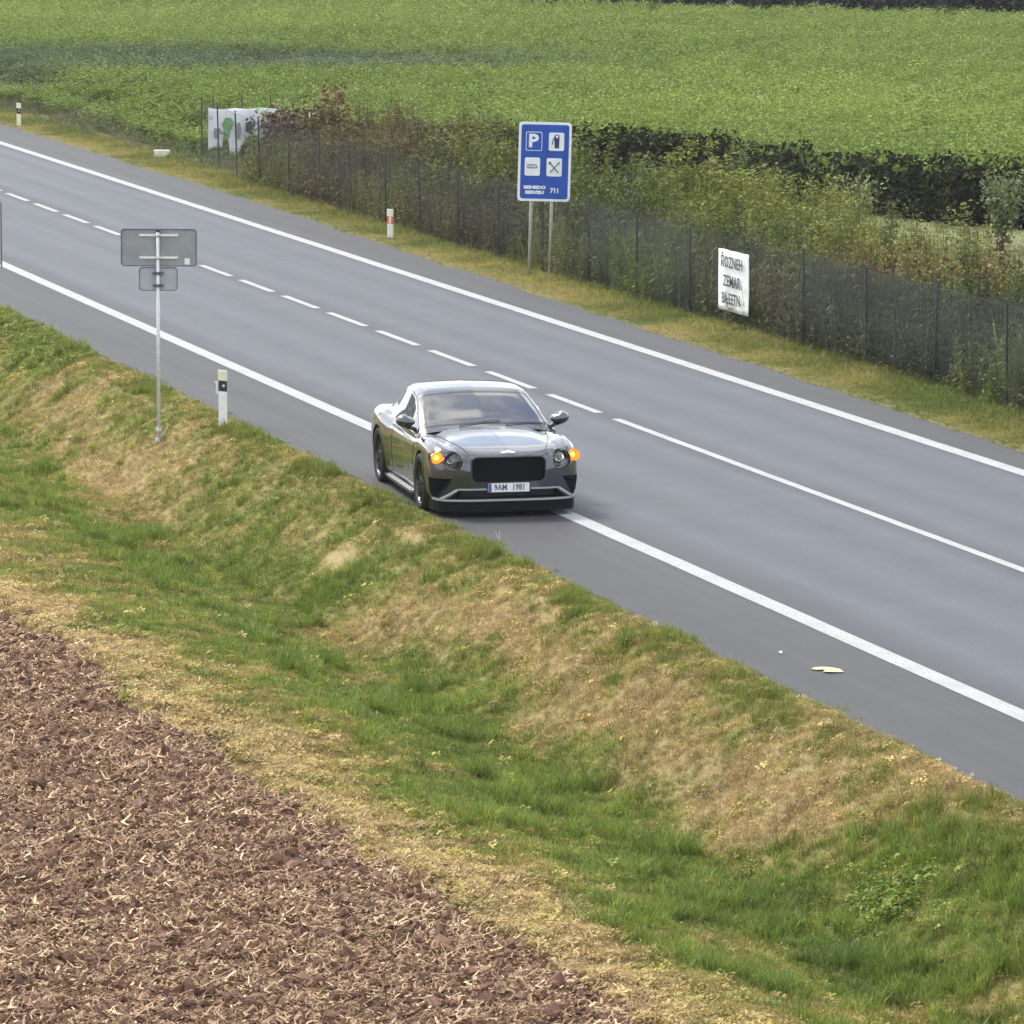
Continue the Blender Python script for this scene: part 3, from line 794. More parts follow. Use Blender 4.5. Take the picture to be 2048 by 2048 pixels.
big = fnoise(x, y, .06, 83); mid = fnoise(x, y, .5, 84); rowy = fnoise(x * .12 + y * .02, y * 1.0, .9, 85)
k = np.clip(.5 + (big - .5) * 1.2 + (mid - .5) * .7 + (rowy - .5) * .8 + rng.normal(0, .16, n), 0, 1)
tn = palette(k, [(0, (.140, .208, .042)), (.5, (.192, .272, .058)), (1, (.250, .325, .078))])
tn = tn * (1 - band[:, None] * .92) + np.array([.070, .110, .078]) * band[:, None] * .92
streak = np.exp(-((x - 41.5) / 3.4) ** 4 - ((y - 161.5 + .5 * (x - 41.5)) / 2.2) ** 2)
tn = tn * (1 - streak[:, None] * .7) + np.array([.23, .25, .22]) * streak[:, None] * .7
sc = rng.uniform(.75, 1.15, n) * (1 + .0 * big); sz = (.82 + .30 * mid + .1 * rng.random(n)) * (1 - .12 * band) * (1 - .2 * streak)
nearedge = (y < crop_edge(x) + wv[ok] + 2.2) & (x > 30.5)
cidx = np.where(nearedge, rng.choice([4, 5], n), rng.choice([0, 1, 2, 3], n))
sz = sz * np.clip((x - 28.6) / 3.0, .55, 1)
sz = np.where(nearedge, .88 + .20 * rng.random(n) + .26 * fnoise(x, y, .55, 141), sz)
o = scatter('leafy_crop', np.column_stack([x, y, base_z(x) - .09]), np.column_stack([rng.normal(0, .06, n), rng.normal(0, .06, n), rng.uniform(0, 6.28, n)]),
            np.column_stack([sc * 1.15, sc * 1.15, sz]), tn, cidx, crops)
tag(o, 'dense bright green leafy crop filling the field beyond the fence', 'crop')
print('crop', n)

# weeds at the crop foot left of the banner
weeds = [leafy('weed_a', .7, 34, .22, .09, 21, .0), stalk('weed_b', .8, 22, 10), leafy('weed_c', .45, 30, .2, .07, 23, .0)]
x, y = sample(27.9, 31.5, 120, 168, 16, 200, 1.0)
ok = x > 28.0 + rng.random(len(x)) * .8; x, y = x[ok], y[ok]; n = len(x)
ks = fnoise(x, y, .4, 91)
tn = palette(np.clip(ks * 1.6 - .4 + rng.normal(0, .15, n), 0, 1), [(0, (.10, .15, .05)), (.5, (.15, .17, .08)), (1, (.19, .165, .12))])
o = scatter('verge_weeds', np.column_stack([x, y, base_z(x)]), np.column_stack([rng.normal(0, .1, n), rng.normal(0, .1, n), rng.uniform(0, 6.28, n)]),
            np.repeat((rng.uniform(.3, .9, n) * np.clip((x - 27.6) / 1.4, .3, 1))[:, None], 3, 1), tn, rng.choice([0, 1, 2], n), weeds)
tag(o, 'grey green weeds at the foot of the crop left of the banner', 'weeds')

# dead stalks and undergrowth right behind the fence
stalks = [stalk('stalk_a', 1.5, 31, 9), stalk('stalk_b', 1.3, 32, 11), stalk('stalk_c', 1.1, 33, 14), leafy('under_a', .9, 40, .25, .10, 34, 0.0), leafy('under_b', .6, 40, .3, .09, 35, 0.0)]
x, y = sample(27.9, 30.2, 52, 119.5, 68, 200, 1.0, 1.3)
ok = (x > 27.92 + (y - 60) * .005 + .5 * rng.random(len(x)) ** 1.2 - .15) & ~((y > 80) & (y < 83.6) & (x < 28.12)); x, y = x[ok], y[ok]; n = len(x)
kk = np.clip(fnoise(x, y, .35, 93) * 1.5 - .25 + rng.normal(0, .2, n), 0, 1)
tn = palette(kk, [(0, (.045, .046, .038)), (.35, (.070, .072, .050)), (.7, (.105, .10, .060)), (1, (.11, .14, .045))])
idx = rng.choice([0, 1, 2, 3, 4], n)
front = np.clip((28.75 - x) / .4, 0, 1)
sc = rng.uniform(.65, 1.1, n) * (1 - .45 * front * rng.random(n))
brn = (np.clip((y - 92) / 20, 0, 1) * .55)[:, None] * (rng.random((n, 1)) < .7)
tn = tn * (1 - brn) + np.array([.085, .058, .045]) * brn
tn = tn * (1 + front[:, None] * np.array([1.0, 1.1, .5]) * .6)
o = scatter('undergrowth', np.column_stack([x, y, base_z(x)]), np.column_stack([rng.normal(0, .12, n), rng.normal(0, .12, n), rng.uniform(0, 6.28, n)]),
            np.repeat(sc[:, None], 3, 1), tn, idx, stalks)
tag(o, 'dark dead stalks and undergrowth standing close behind the fence', 'undergrowth')
print('undergrowth', n)

# thicket of tall olive bushes behind the fence
thick = [leafy('thicket_a', 2.2, 190, .34, .12, 41, .15, stemw=.02), leafy('thicket_b', 2.0, 210, .42, .10, 42, .1, stemw=.02), leafy('thicket_c', 2.5, 170, .26, .11, 43, .2, stemw=.02),
         leafy('thicket_d', 1.5, 200, .45, .10, 44, .0, stemw=.02), stalk('thicket_e', 2.1, 45, 20)]
x, y = sample(29.0, 34.2, 56, 119, 9.5, 200, 1.0, 1.3)
far_lim = np.interp(y, [56, 68, 76, 84, 95, 124], [30.8, 31.2, 32.4, 33.6, 33.4, 31.6]) + (fnoise(x, y, .4, 95) - .5) * 2
ok = (x < far_lim) & (rng.random(len(x)) < np.where(y < 76, .75, 1)); x, y = x[ok], y[ok]; n = len(x)
kk = np.clip(fnoise(x, y, .35, 97) * 2.3 - .65 + rng.normal(0, .16, n), 0, 1)
tn = palette(kk, [(0, (.050, .070, .024)), (.5, (.095, .122, .034)), (1, (.195, .225, .052))])
red = np.exp(-((y - 113) / 6) ** 2)[:, None] * (.45 + .5 * rng.random((n, 1)))
tn = tn * (1 - red) + np.array([.13, .085, .05]) * red
rust = np.exp(-((y - 79.5) / 2.6) ** 2 - ((x - 30.0) / 1.2) ** 2)[:, None] * .75
tn = tn * (1 - rust) + np.array([.19, .10, .04]) * rust
sz = np.interp(y, [56, 66, 74, 84, 95, 105, 124], [.72, .74, .78, .80, .84, .92, .95]) * rng.uniform(.55, 1.0, n) * (.65 + .7 * fnoise(x, y, .45, 98))
o = scatter('olive_thicket', np.column_stack([x, y, base_z(x)]), np.column_stack([rng.normal(0, .12, n), rng.normal(0, .12, n), rng.uniform(0, 6.28, n)]),
            np.column_stack([sz, sz, sz]), tn, rng.choice([0, 0, 1, 1, 2, 2, 3, 3, 4], n), thick)
tag(o, 'olive green thicket of tall bushes behind the whole length of the fence', 'thicket')
print('thicket', n)

# low meadow growth in the clearing at the right
x, y = sample(31, 48, 60, 106, 16, 120, 1.0, 1.2)
ok = y < crop_edge(x) - 1.0; x, y = x[ok], y[ok]; n = len(x)
tn = palette(rng.random(n), [(0, (.16, .20, .08)), (1, (.27, .28, .13))])
o = scatter('meadow_grass', np.column_stack([x, y, base_z(x)]), np.column_stack([rng.normal(0, .1, n), rng.normal(0, .1, n), rng.uniform(0, 6.28, n)]),
            np.repeat(rng.uniform(.8, 1.6, n)[:, None], 3, 1), tn, rng.choice([0, 1, 2], n), tufts)
tag(o, 'pale green grass of the clearing between thicket and crop', 'grass')

# far strip of dark trees beyond the field
twood = [leafy('wood_a', 5.0, 160, 1.6, .5, 51, .1, stemw=.15), leafy('wood_b', 6.0, 160, 1.8, .45, 52, .1, stemw=.15)]
n0 = 1200
tt = rng.uniform(-60, 60, n0); off = rng.uniform(6, 18, n0)
dx, dy = 1 / math.hypot(1, 1.545), -1.545 / math.hypot(1, 1.545)
x = 71.5 + tt * dx + off * -dy; y = 195.5 + tt * dy + off * dx
tn = palette(rng.random(n0), [(0, (.05, .065, .055)), (1, (.10, .12, .09))])
o = scatter('far_wood', np.column_stack([x, y, x * 0 - .1]), np.column_stack([rng.normal(0, .05, n0), rng.normal(0, .05, n0), rng.uniform(0, 6.28, n0)]),
            np.repeat(rng.uniform(.7, 1.1, n0)[:, None], 3, 1), tn, rng.choice([0, 1], n0), twood)
tag(o, 'dark strip of woodland beyond the far edge of the field', 'wood')
# ------------------------------------------------------------------ fence, signs, posts
def fence_x(y): return float(np.interp(y, [50, 60, 99, 118.7, 128], [28.0, 28.02, 28.12, 28.32, 29.1]))
def wire_mesh(length, height, cell, r, name, horiz=3):
    vs, fs = [], []
    def seg(a, b_, rr):
        a = Vector(a); b_ = Vector(b_); d = (b_ - a).normalized(); u = Vector((1, 0, 0)) * rr; w = d.cross(Vector((1, 0, 0))).normalized() * rr
        o = len(vs)
        for p in (a, b_):
            for k in range(3):
                an = 2 * math.pi * k / 3; vs.append(tuple(p + u * math.cos(an) + w * math.sin(an)))
        for k in range(3): fs.append((o + k, o + (k + 1) % 3, o + 3 + (k + 1) % 3, o + 3 + k))
    st = cell * math.sqrt(2)
    t_ = -height
    while t_ < length:
        for s_ in (1, -1):
            a = (t_, 0.0); b2 = (t_ + height, height)
            ya, yb = max(a[0], 0), min(b2[0], length)
            if yb - ya > .02:
                za, zb = ya - t_, yb - t_
                if s_ > 0: seg((0, ya, za), (0, yb, zb), r)
                else: seg((0.004, length - ya, za), (0.004, length - yb, zb), r)
        t_ += st
    for k in range(horiz):
        z = .04 + (height - .08) * k / (horiz - 1); seg((0.008, 0, z), (0.008, length, z), r * 1.4)
    return mesh_from(name, vs, fs)
fence = empty('mesh_fence', (28.1, 92, -.05))
tag(fence, 'long dark wire mesh fence with thin black posts along the far verge', 'fence')
postm = MB(); postm.tube([(0, 0, -.3), (0, 0, 1.66)], .019, 8); postm.box((0, 0, 1.685), (.056, .056, .02))
pb = postm.build('fence_post', M['fence_post']); post_me = pb.data; bpy.data.objects.remove(pb)
BAY = 3.0
wm = wire_mesh(BAY, 1.55, .10, .0013, 'wire_panel'); wm.materials.append(M['fence_wire'])
nm = wire_mesh(BAY, 1.35, .038, .0017, 'netting', 2)
M['netting'] = simple('teal_netting', (0.020, 0.042, 0.040), 0.7, var=0.2)
nm.materials.append(M['netting'])
ys = [126.6 - BAY * k for k in range(25)]
for k, y in enumerate(ys):
    x0 = fence_x(y)
    o = bpy.data.objects.new('fence_post', post_me); COL.objects.link(o); o.parent = fence
    o.location = (x0 - 28.1, y - 92, random.uniform(-.04, .03)); o.rotation_euler = (R(random.uniform(-1.5, 1.5)), R(random.uniform(-1.5, 1.5)), random.random())
    if k < len(ys) - 1:
        y2 = y - BAY; x2 = fence_x(y2); ang = math.atan2(-(x0 - x2), (y - y2))
        o = bpy.data.objects.new('wire_panel', wm); COL.objects.link(o); o.parent = fence
        o.location = (x2 - 28.1 - .03, y2 - 92, .07); o.rotation_euler = (0, 0, ang)
        if (83 < y2 < 90) or (66 < y2 < 76):
            o = bpy.data.objects.new('netting', nm); COL.objects.link(o); o.parent = fence
            o.location = (x2 - 28.1 + .03, y2 - 92, .14 if y2 > 80 else .25); o.rotation_euler = (0, 0, ang)
            tag(o, 'bay of the fence covered with fine teal netting')
# short return of the fence at its far left corner
for k in range(3):
    o = bpy.data.objects.new('fence_post', post_me); COL.objects.link(o); o.parent = fence
    o.location = (29.02 + .75 * k + .3 - 28.1, 126.75 - 92, 0)

def text_mesh(txt, size, name='lettering', extr=0.001, bold=0.0, align='CENTER'):
    cu = bpy.data.curves.new(name, 'FONT'); cu.body = txt; cu.size = size; cu.extrude = extr; cu.offset = bold
    cu.align_x = align; cu.align_y = 'CENTER'; cu.resolution_u = 2
    o = bpy.data.objects.new(name, cu); COL.objects.link(o)
    me = bpy.data.meshes.new_from_object(o.evaluated_get(bpy.context.evaluated_depsgraph_get()))
    bpy.data.objects.remove(o); bpy.data.curves.remove(cu)
    return me
def put_text(txt, size, mat, parent, x, z, y=-.02, sx=1.0, sz=1.0, name='lettering', bold=0.0, rot=None):
    """text on a panel in the local x-z plane, read from the -y side"""
    me = text_mesh(txt, size, name, bold=bold)
    me.transform(Matrix.Diagonal((sx, sz, 1, 1)))
    me.transform(Matrix.Rotation(R(90), 4, 'X'))
    me.transform(Matrix.Translation((x, y, z)))
    me.name = name
    return link(name, me, mat, parent)
def panel(name, poly, th, y, mat, parent):
    mb = MB(); mb.prism(poly, th, 'xz', y); return mb.build(name, mat, parent)

# blue services sign
VIEW = -YAW
bs = empty('services_sign', (27.75, 92.6, -.05), VIEW + R(3))
tag(bs, 'blue motorist services board with white border on two thin posts', 'road sign')
bs.rotation_euler = (0, R(1.6), VIEW + R(3))
for xx in (-.2, .19):
    mb = MB(); mb.tube([(xx, .03, -.4), (xx, .03, 2.7)], .032, 10); mb.build('post', M['sign_post'], bs, True)
zc = 2.235
mb = MB(); mb.prism(rrect(1.0, 1.5, .07, 5, 0.03, zc), .02, 'xz', -.03); mb.build('board', M['sign_white'], bs)
mb = MB(); mb.prism(rrect(.905, 1.405, .05, 5, 0.03, zc), .004, 'xz', -.035); mb.build('blue_field', M['sign_blue'], bs)
def tile(cx, cz, w=.29, h=.345): return panel('pictogram_tile', rrect(w, h, .03, 3, cx, cz), .003, -.040, M['sign_white'], bs)
tl = tile(-.18 - .0, zc + .385, .31, .36); tl['label'] = 'blue parking pictogram with thin white outline'
mb = MB(); mb.prism(rrect(.285, .335, .025, 3, -.18, zc + .385), .002, 'xz', -.043); mb.build('pictogram_ground', M['sign_blue'], tl)
put_text('P', .34, M['sign_white'], tl, -.195, zc + .385, -.047, 1.1, 1.0, 'letter', .012)
tl = tile(.245, zc + .385); tl['label'] = 'white tile with a dark fuel pump'
mb = MB(); mb.prism([(.215, zc + .26), (.295, zc + .26), (.30, zc + .48), (.285, zc + .52), (.22, zc + .52), (.20, zc + .46)], .003, 'xz', -.045)
mb.tube([(.205, -.044, zc + .47), (.18, -.044, zc + .42), (.165, -.044, zc + .33)], .008, 5); mb.build('fuel_pump', M['ink_navy'], tl)
mb = MB(); mb.prism(rrect(.045, .05, .01, 2, .253, zc + .48), .002, 'xz', -.048); mb.build('pump_window', M['sign_white'], tl)
tl = tile(-.20, zc - .095); tl['label'] = 'white tile with a small grey emblem'
mb = MB(); mb.prism([(-.30, zc - .13), (-.12, zc - .13), (-.095, zc - .10), (-.13, zc - .055), (-.18, zc - .045), (-.30, zc - .05)], .003, 'xz', -.045); mb.build('grey_emblem', M['ink_grey'], tl)
for k in range(4):
    mb = MB(); mb.prism(rrect(.022, .028, .004, 1, -.275 + .042 * k, zc - .09), .002, 'xz', -.048); mb.build('emblem_cutout', M['sign_white'], tl)
tl = tile(.215, zc - .10); tl['label'] = 'white tile with crossed dark green cutlery'
for s_ in (-1, 1):
    mb = MB(); mb.tube([(.215 + s_ * .09, -.046, zc - .01), (.215 - s_ * .08, -.046, zc - .20)], .012, 5)
    mb.prism(circle(.028 if s_ < 0 else .022, 10, .215 + s_ * .085, zc - .02), .003, 'xz', -.049); mb.build('cutlery', M['ink_green'], tl)
# two lines of small wording and the distance
put_text('BENEDO', .095, M['sign_white'], bs, -.145, zc - .49, -.040, 1.12, .85, 'lettering', .006)
put_text('SERVISU', .095, M['sign_white'], bs, -.145, zc - .585, -.040, 1.05, .85, 'lettering', .006)
put_text('711', .135, M['sign_white'], bs, .235, zc - .545, -.040, .85, .9, 'distance', .006)

# grey sign seen from behind, near verge
def back_sign(loc, rz):
    s = empty('sign_seen_from_behind', loc, rz)
    return s
gs = back_sign((15.82, 72.07, -.36), VIEW + R(2))
tag(gs, 'grey back of a wide sign with a smaller plate below on a slim pole', 'road sign')
gs.rotation_euler = (0, R(.3), VIEW)
mb = MB(); mb.tube([(0, 0, -.4), (0, 0, 3.06)], .026, 12); mb.build('pole', M['galvanised'], gs, True)
mb = MB(); mb.prism(circle(.03, 10), .03, 'xy', 3.06); mb.build('pole_cap', M['black_plastic'], gs)
mb = MB(); mb.prism(rrect(1.09, .535, .05, 5, .01, 2.83), .012, 'xz', .045); mb.build('upper_plate', M['sign_back'], gs)
def rim_frame(name, w, h, r, cx, cz, y, t_, mat, parent):
    o_ = rrect(w, h, r, 5, cx, cz); i_ = rrect(w - 2 * t_, h - 2 * t_, max(r - t_, .005), 5, cx, cz); n = len(o_)
    vs = [(a, y, b_) for a, b_ in o_] + [(a, y, b_) for a, b_ in i_] + [(a, y + .03, b_) for a, b_ in o_] + [(a, y + .03, b_) for a, b_ in i_]
    fs = []
    for i in range(n):
        j = (i + 1) % n
        fs += [(i, j, n + j, n + i), (2 * n + i, 3 * n + i, 3 * n + j, 2 * n + j), (i, 2 * n + i, 2 * n + j, j), (n + i, n + j, 3 * n + j, 3 * n + i)]
    return link(name, mesh_from(name, vs, fs), mat, parent)
M['plate_edge'] = simple('plate_edge_dark', (0.10, 0.11, 0.125), 0.5, metal=.3, var=.05)
rim_frame('upper_rim', 1.10, .545, .055, .01, 2.83, .03, .012, M['plate_edge'], gs)
for zz in (3.01, 2.685):
    mb = MB(); mb.box((.01, .033, zz), (.56, .022, .032)); mb.build('mounting_rail', M['rail'], gs)
    mb = MB(); mb.tube([(0, 0, zz - .02), (0, 0, zz + .02)], .036, 12); mb.build('clamp', M['galvanised'], gs, True)
mb = MB(); mb.box((.42, .04, 2.63), (.075, .004, .09)); mb.build('sticker', M['sign_white'], gs)
mb = MB(); mb.prism(rrect(.55, .335, .05, 5, 0, 2.375), .012, 'xz', .045); mb.build('lower_plate', M['sign_back_light'], gs)
rim_frame('lower_rim', .56, .345, .055, 0, 2.375, .03, .009, M['plate_edge'], gs)
for zz in (2.46, 2.28):
    mb = MB(); mb.tube([(0, 0, zz - .02), (0, 0, zz + .02)], .037, 12); mb.box((-.055, .02, zz), (.05, .03, .035)); mb.box((.055, .02, zz), (.05, .03, .035)); mb.build('clamp', M['plate_edge'], gs)
mb = MB(); mb.tube([(0, 0, .0), (0, 0, .05)], .05, 10); mb.tube([(0, 0, .16), (0, 0, .20)], .042, 10); mb.tube([(.03, 0, .06), (.13, -.02, .22)], .008, 5); mb.build('base_socket', M['galvanised'], gs)

# sign at the left margin, mostly outside the picture
ls = empty('sign_seen_from_behind', (15.2, 82.0, -.62), VIEW)
tag(ls, 'pale grey back of the sign cut off by the left margin', 'road sign')
# plate right edge is the visible one
mb = MB(); mb.tube([(-.30, 0, -.4), (-.30, 0, 2.95)], .03, 12); mb.build('pole', M['galvanised'], ls, True)
mb = MB(); mb.prism(rrect(1.0, 1.13, .07, 5, -.292, 2.52), .012, 'xz', .045); mb.build('plate', M['sign_back_light'], ls)
rim_frame('plate_rim', 1.01, 1.14, .075, -.292, 2.52, .03, .014, M['plate_edge'], ls)
for zz in (2.9, 2.15):
    mb = MB(); mb.box((-.29, .033, zz), (.6, .022, .035)); mb.build('mounting_rail', M['rail'], ls)
mb = MB(); mb.box((.17, .038, 2.0), (.05, .006, .07)); mb.build('sticker', M['sign_white'], ls)

# delineator posts
def delineator(name, loc, rz, hgt, label, orange, body_mat='white_plastic'):
    d = empty(name, loc, rz)
    tag(d, label, 'delineator', 'roadside delineator posts')
    def body(z0, z1, slope, mat, nm, w=.125, dp=.08, sh=0.0):
        mb = MB(); pl = [(-w / 2, -dp * .35), (-w * .25, -dp / 2), (w * .25, -dp / 2), (w / 2, -dp * .35), (w * .42, dp * .4), (-w * .42, dp * .4)]
        n = len(pl); vs = [(a + sh, b_, z0 + slope * a) for a, b_ in pl] + [(a + sh, b_, z1 + slope * a) for a, b_ in pl]
        mb.add(vs, [tuple(range(n))[::-1], tuple(range(n, 2 * n))] + [(i, (i + 1) % n, n + (i + 1) % n, n + i) for i in range(n)])
        return mb.build(nm, mat, d)
    b0, b1 = hgt - .30, hgt - .145
    body(-.25, b0, -.12, M[body_mat], 'post_body')
    bd = body(b0, b1, -.12, M['black_plastic'] if not orange else M['orange_reflector'], 'band', .122, .078)
    body(b1, hgt, -.12, M['cream_plastic'], 'cap', .135, .09)
    mb = MB()
    if orange: mb.prism(rrect(.04, .13, .01, 2, 0, (b0 + b1) / 2), .012, 'xz', -.048)
    else: mb.prism(circle(.020, 10, .01, (b0 + b1) / 2 + .005), .01, 'xz', -.048)
    mb.build('reflector', M['reflector'] if not orange else M['white_plastic'], bd)
    return d
dn = delineator('delineator_post', (16.52, 70.96, -.08), VIEW + R(8), .86, 'white post with black band on the near verge beside the pole', False)
mb = MB(); mb.box((-.082, 0, .60), (.03, .05, .15)); mb.box((-.09, 0, .69), (.05, .04, .02)); mb.build('side_reflector', M['reflector'], dn)
delineator('delineator_post', (27.22, 101.56, -.06), VIEW - R(5), .70, 'white post with red band on the far verge in front of the fence', True)
d3 = delineator('delineator_post', (27.36, 142.65, -.05), VIEW - R(5), .71, 'distant yellowish white post by the crop at the top left', False, 'cream_plastic')

# white concrete marker at the far verge
mk = MB(); mk.prism([(-.19, 0), (-.15, -.3), (.13, -.3), (.13, .0), (.22, .08), (.20, .13), (-.2, .13)], .25, 'xz', -.12)
o = mk.build('concrete_marker', simple('pale_concrete', (0.62, 0.60, 0.46), 0.8, var=.12, scale=12, bump=.4)); o.location = (28.2, 127.8, .1); o.rotation_euler = (0, 0, VIEW)
tag(o, 'small pale concrete block in the weeds left of the banner', 'block')

# cloth banner at the fence corner
def cloth(name, w, h, nx, nz, amp, mat, seedn, bottom=None, wav=.015):
    vs, fs = [], []
    for j in range(nz + 1):
        for i in range(nx + 1):
            u, v_ = i / nx, j / nz
            bt = bottom(u) if bottom else 0.0
            z = bt + (h - bt) * v_ + (wav * math.sin(u * 17 + seedn) if v_ > .99 else 0)
            y = amp * (math.sin(u * 9 + 2.1 * v_ + seedn) * .6 + math.sin(u * 21 + seedn * 2 - 3 * v_) * .4) * (1.15 - v_ * .8)
            vs.append((u * w, y, z))
    for j in range(nz):
        for i in range(nx):
            a_ = j * (nx + 1) + i; fs.append((a_, a_ + 1, a_ + nx + 2, a_ + nx + 1))
    o = link(name, mesh_from(name, vs, fs), mat, None, True)
    sm = o.modifiers.new('thickness', 'SOLIDIFY'); sm.thickness = .004
    return o
def banner_mat():
    m, t, b = new_mat('printed_banner')
    tc = N(t, 'ShaderNodeTexCoord'); mp = N(t, 'ShaderNodeMapping'); mp.inputs['Scale'].default_value = (1.6, 1, 1.3)
    t.links.new(tc.outputs['Object'], mp.inputs['Vector'])
    nz = N(t, 'ShaderNodeTexNoise', i_Scale=2.6, i_Detail=3.0, i_Distortion=.8); t.links.new(mp.outputs[0], nz.inputs['Vector'])
    r_ = ramp(t, [(0.0, (.78, .80, .84)), (.60, (.76, .78, .83)), (.65, (.40, .40, .45)), (.74, (.20, .19, .22))], nz.outputs['Fac'])
    t.links.new(r_.outputs[0], b.inputs['Base Color']); b.inputs['Roughness'].default_value = .6
    return m
bn = empty('cloth_banner', (29.12, 126.45, -.02), R(-3))
tag(bn, 'torn white printed banner hung at the left corner of the fence', 'banner')
sheet = cloth('banner_sheet', 1.80, 1.36, 36, 14, .045, banner_mat(), 1.3, lambda u: .30 + .10 * math.sin(u * 12) * (u < .8) - .12 * u + (.45 if .22 < u < .30 else 0) + (.35 if u > .40 else 0) * min(1, (u - .40) * 8 if u > .4 else 0))
sheet.parent = bn
def flat_patch(nm, poly, mat, parent, y=-.075): mb = MB(); mb.prism(poly, .004, 'xz', y); return mb.build(nm, mat, parent)
flat_patch('printed_figure', [(.14, .88), (.26, .86), (.27, .70), (.24, .62), (.14, .62), (.12, .74)], M['ink_grey'], bn)
flat_patch('printed_tree', [(.33, .95), (.42, 1.14), (.58, 1.12), (.66, .98), (.56, .86), (.53, .62), (.46, .62), (.45, .84)], simple('print_green', (.16, .36, .12), .6, var=.2), bn)
flat_patch('printed_figure', [(.70, .98), (.80, 1.02), (.84, .80), (.80, .58), (.70, .60), (.68, .80)], M['ink_grey'], bn)
flat_patch('printed_figure', [(.95, 1.00), (1.10, 1.06), (1.16, .86), (1.05, .72), (.94, .80)], M['ink_dark'], bn)
lamp = MB(); lamp.tube([(0, 0, -.6), (0, 0, 0)], .02, 6); lamp.prism(circle(.055, 12, 0, .03), .04, 'xz', -.02)
o = lamp.build('marker_disc', M['cream_plastic']); o.location = (30.95, 123.2, 1.42); o.rotation_euler = (0, 0, VIEW)
tag(o, 'small yellow disc on a stake peeping over the reddish shrub', 'marker')

# handwritten notice on the fence
nt_ = empty('white_notice', (fence_x(82.95) - .07, 82.75, .0), R(-90) + R(0.0))
tag(nt_, 'white cloth notice with dark handwriting tied to the fence', 'notice')
# local x runs along the fence towards the camera, local z is up
M['notice'] = simple('notice_cloth', (0.78, 0.80, 0.80), 0.7, var=.03, scale=3)
sheet = cloth('notice_sheet', 1.56, 1.04, 20, 12, .016, M['notice'], 4.0, wav=.004); sheet.parent = nt_; sheet.location = (0, 0, .29)
for txt, cz, cx, sx in (('ŘOZNEH', 1.12, .80, .78), ('ZEMAR', .80, .80, .80), ('BA EETN', .50, .76, .70)):
    put_text(txt, .30, M['ink_dark'], nt_, cx, cz, -.04, sx * 1.18, .88, 'handwriting', .006)

# litter on the hard shoulder
def litter(name, loc, poly, label, mat, rz=0, curl=.02):
    vs = [(a, b_, .006 + curl * abs(math.sin(a * 31 + b_ * 17))) for a, b_ in poly] + [(a, b_, .002 + curl * abs(math.sin(a * 31 + b_ * 17))) for a, b_ in poly]
    n = len(poly); c1, c2 = len(vs), len(vs) + 1
    vs += [(0, 0, .012 + curl), (0, 0, .006 + curl)]
    fs = [(i, (i + 1) % n, c1) for i in range(n)] + [((i + 1) % n + n, i + n, c2) for i in range(n)] + [(i, i + n, (i + 1) % n + n, (i + 1) % n) for i in range(n)]
    o = link(name, mesh_from(name, vs, fs), mat); o.location = loc; o.rotation_euler = (0, 0, rz); tag(o, label, 'litter'); return o
M['leaf_litter'] = simple('pale_leaf', (0.55, 0.50, 0.24), 0.6, var=.1, scale=20)
litter('dry_leaf', (17.55, 48.33, .006), [(-.16, .06), (-.11, .13), (-.02, .15), (.06, .12), (.13, .02), (.16, -.12), (.08, -.13), (.03, -.16), (-.05, -.10), (-.02, -.01), (-.12, .01)],
       'cream coloured crumpled leaf lying on the hard shoulder', M['leaf_litter'], VIEW, .009)
litter('paper_scrap', (17.44, 49.47, .006), [(-.02, -.01), (.01, -.03), (.03, .01), (0, .03)], 'tiny white paper scrap on the hard shoulder near the leaf', M['sign_white'])
sp = MB()
for k in range(6): sp.tube([(0, 0, 0), (random.uniform(-.05, .05), random.uniform(-.05, .05), random.uniform(.06, .16))], [.004, .0015], 4)
o = sp.build('pale_sprig', simple('pale_stem', (.5, .52, .45), .8)); o.location = (17.0, 58.4, -.02); tag(o, 'pale dry sprig at the asphalt edge in front of the car', 'plant')

# ---- individual shrubs
def shrub(name, loc, h, rad, nleaf, leaf, cols, stemcol, label, seed, upright=.6):
    rd = random.Random(seed); root = empty(name, loc); tag(root, label, 'shrub')
    mb = MB(); tips = []
    for _ in range(11):
        a = rd.uniform(0, 6.28); rr = rad * rd.uniform(.2, 1)
        b0 = (rd.uniform(-.08, .08), rd.uniform(-.08, .08), -.05); mid = (math.cos(a) * rr * .4, math.sin(a) * rr * .4, h * .5)
        tp = (math.cos(a) * rr, math.sin(a) * rr, h * rd.uniform(.7, 1.05)); mb.tube([b0, mid, tp], [.016, .010, .004], 4); tips.append((Vector(b0), Vector(mid), Vector(tp)))
    mb.build('stems', stemcol, root)
    vs, fs = [], []
    for _ in range(nleaf):
        b0, md, tp = rd.choice(tips); f = rd.random() ** .7
        c = (b0.lerp(md, f * 2) if f < .5 else md.lerp(tp, f * 2 - 1)); c = c + Vector((rd.gauss(0, rad * .22), rd.gauss(0, rad * .22), rd.gauss(0, .10)))
        if c.z < .05: continue
        d = Vector((rd.gauss(0, 1), rd.gauss(0, 1), rd.gauss(.2, .8))).normalized(); L_ = leaf * rd.uniform(.5, 1.4)
        s_ = d.cross(Vector((rd.gauss(0, 1), rd.gauss(0, 1), rd.gauss(0, 1)))).normalized() * L_ * .3
        o_ = len(vs); vs += [tuple(c), tuple(c + d * L_ * .5 + s_), tuple(c + d * L_), tuple(c + d * L_ * .5 - s_)]; fs.append((o_, o_ + 1, o_ + 2, o_ + 3))
    lv = link('foliage', mesh_from('foliage', vs, fs), cols, root); lv['kind'] = 'stuff'
M['twig'] = simple('shrub_twigs', (.05, .035, .03), .8, var=.2)
Lf = plain_leaf_mat
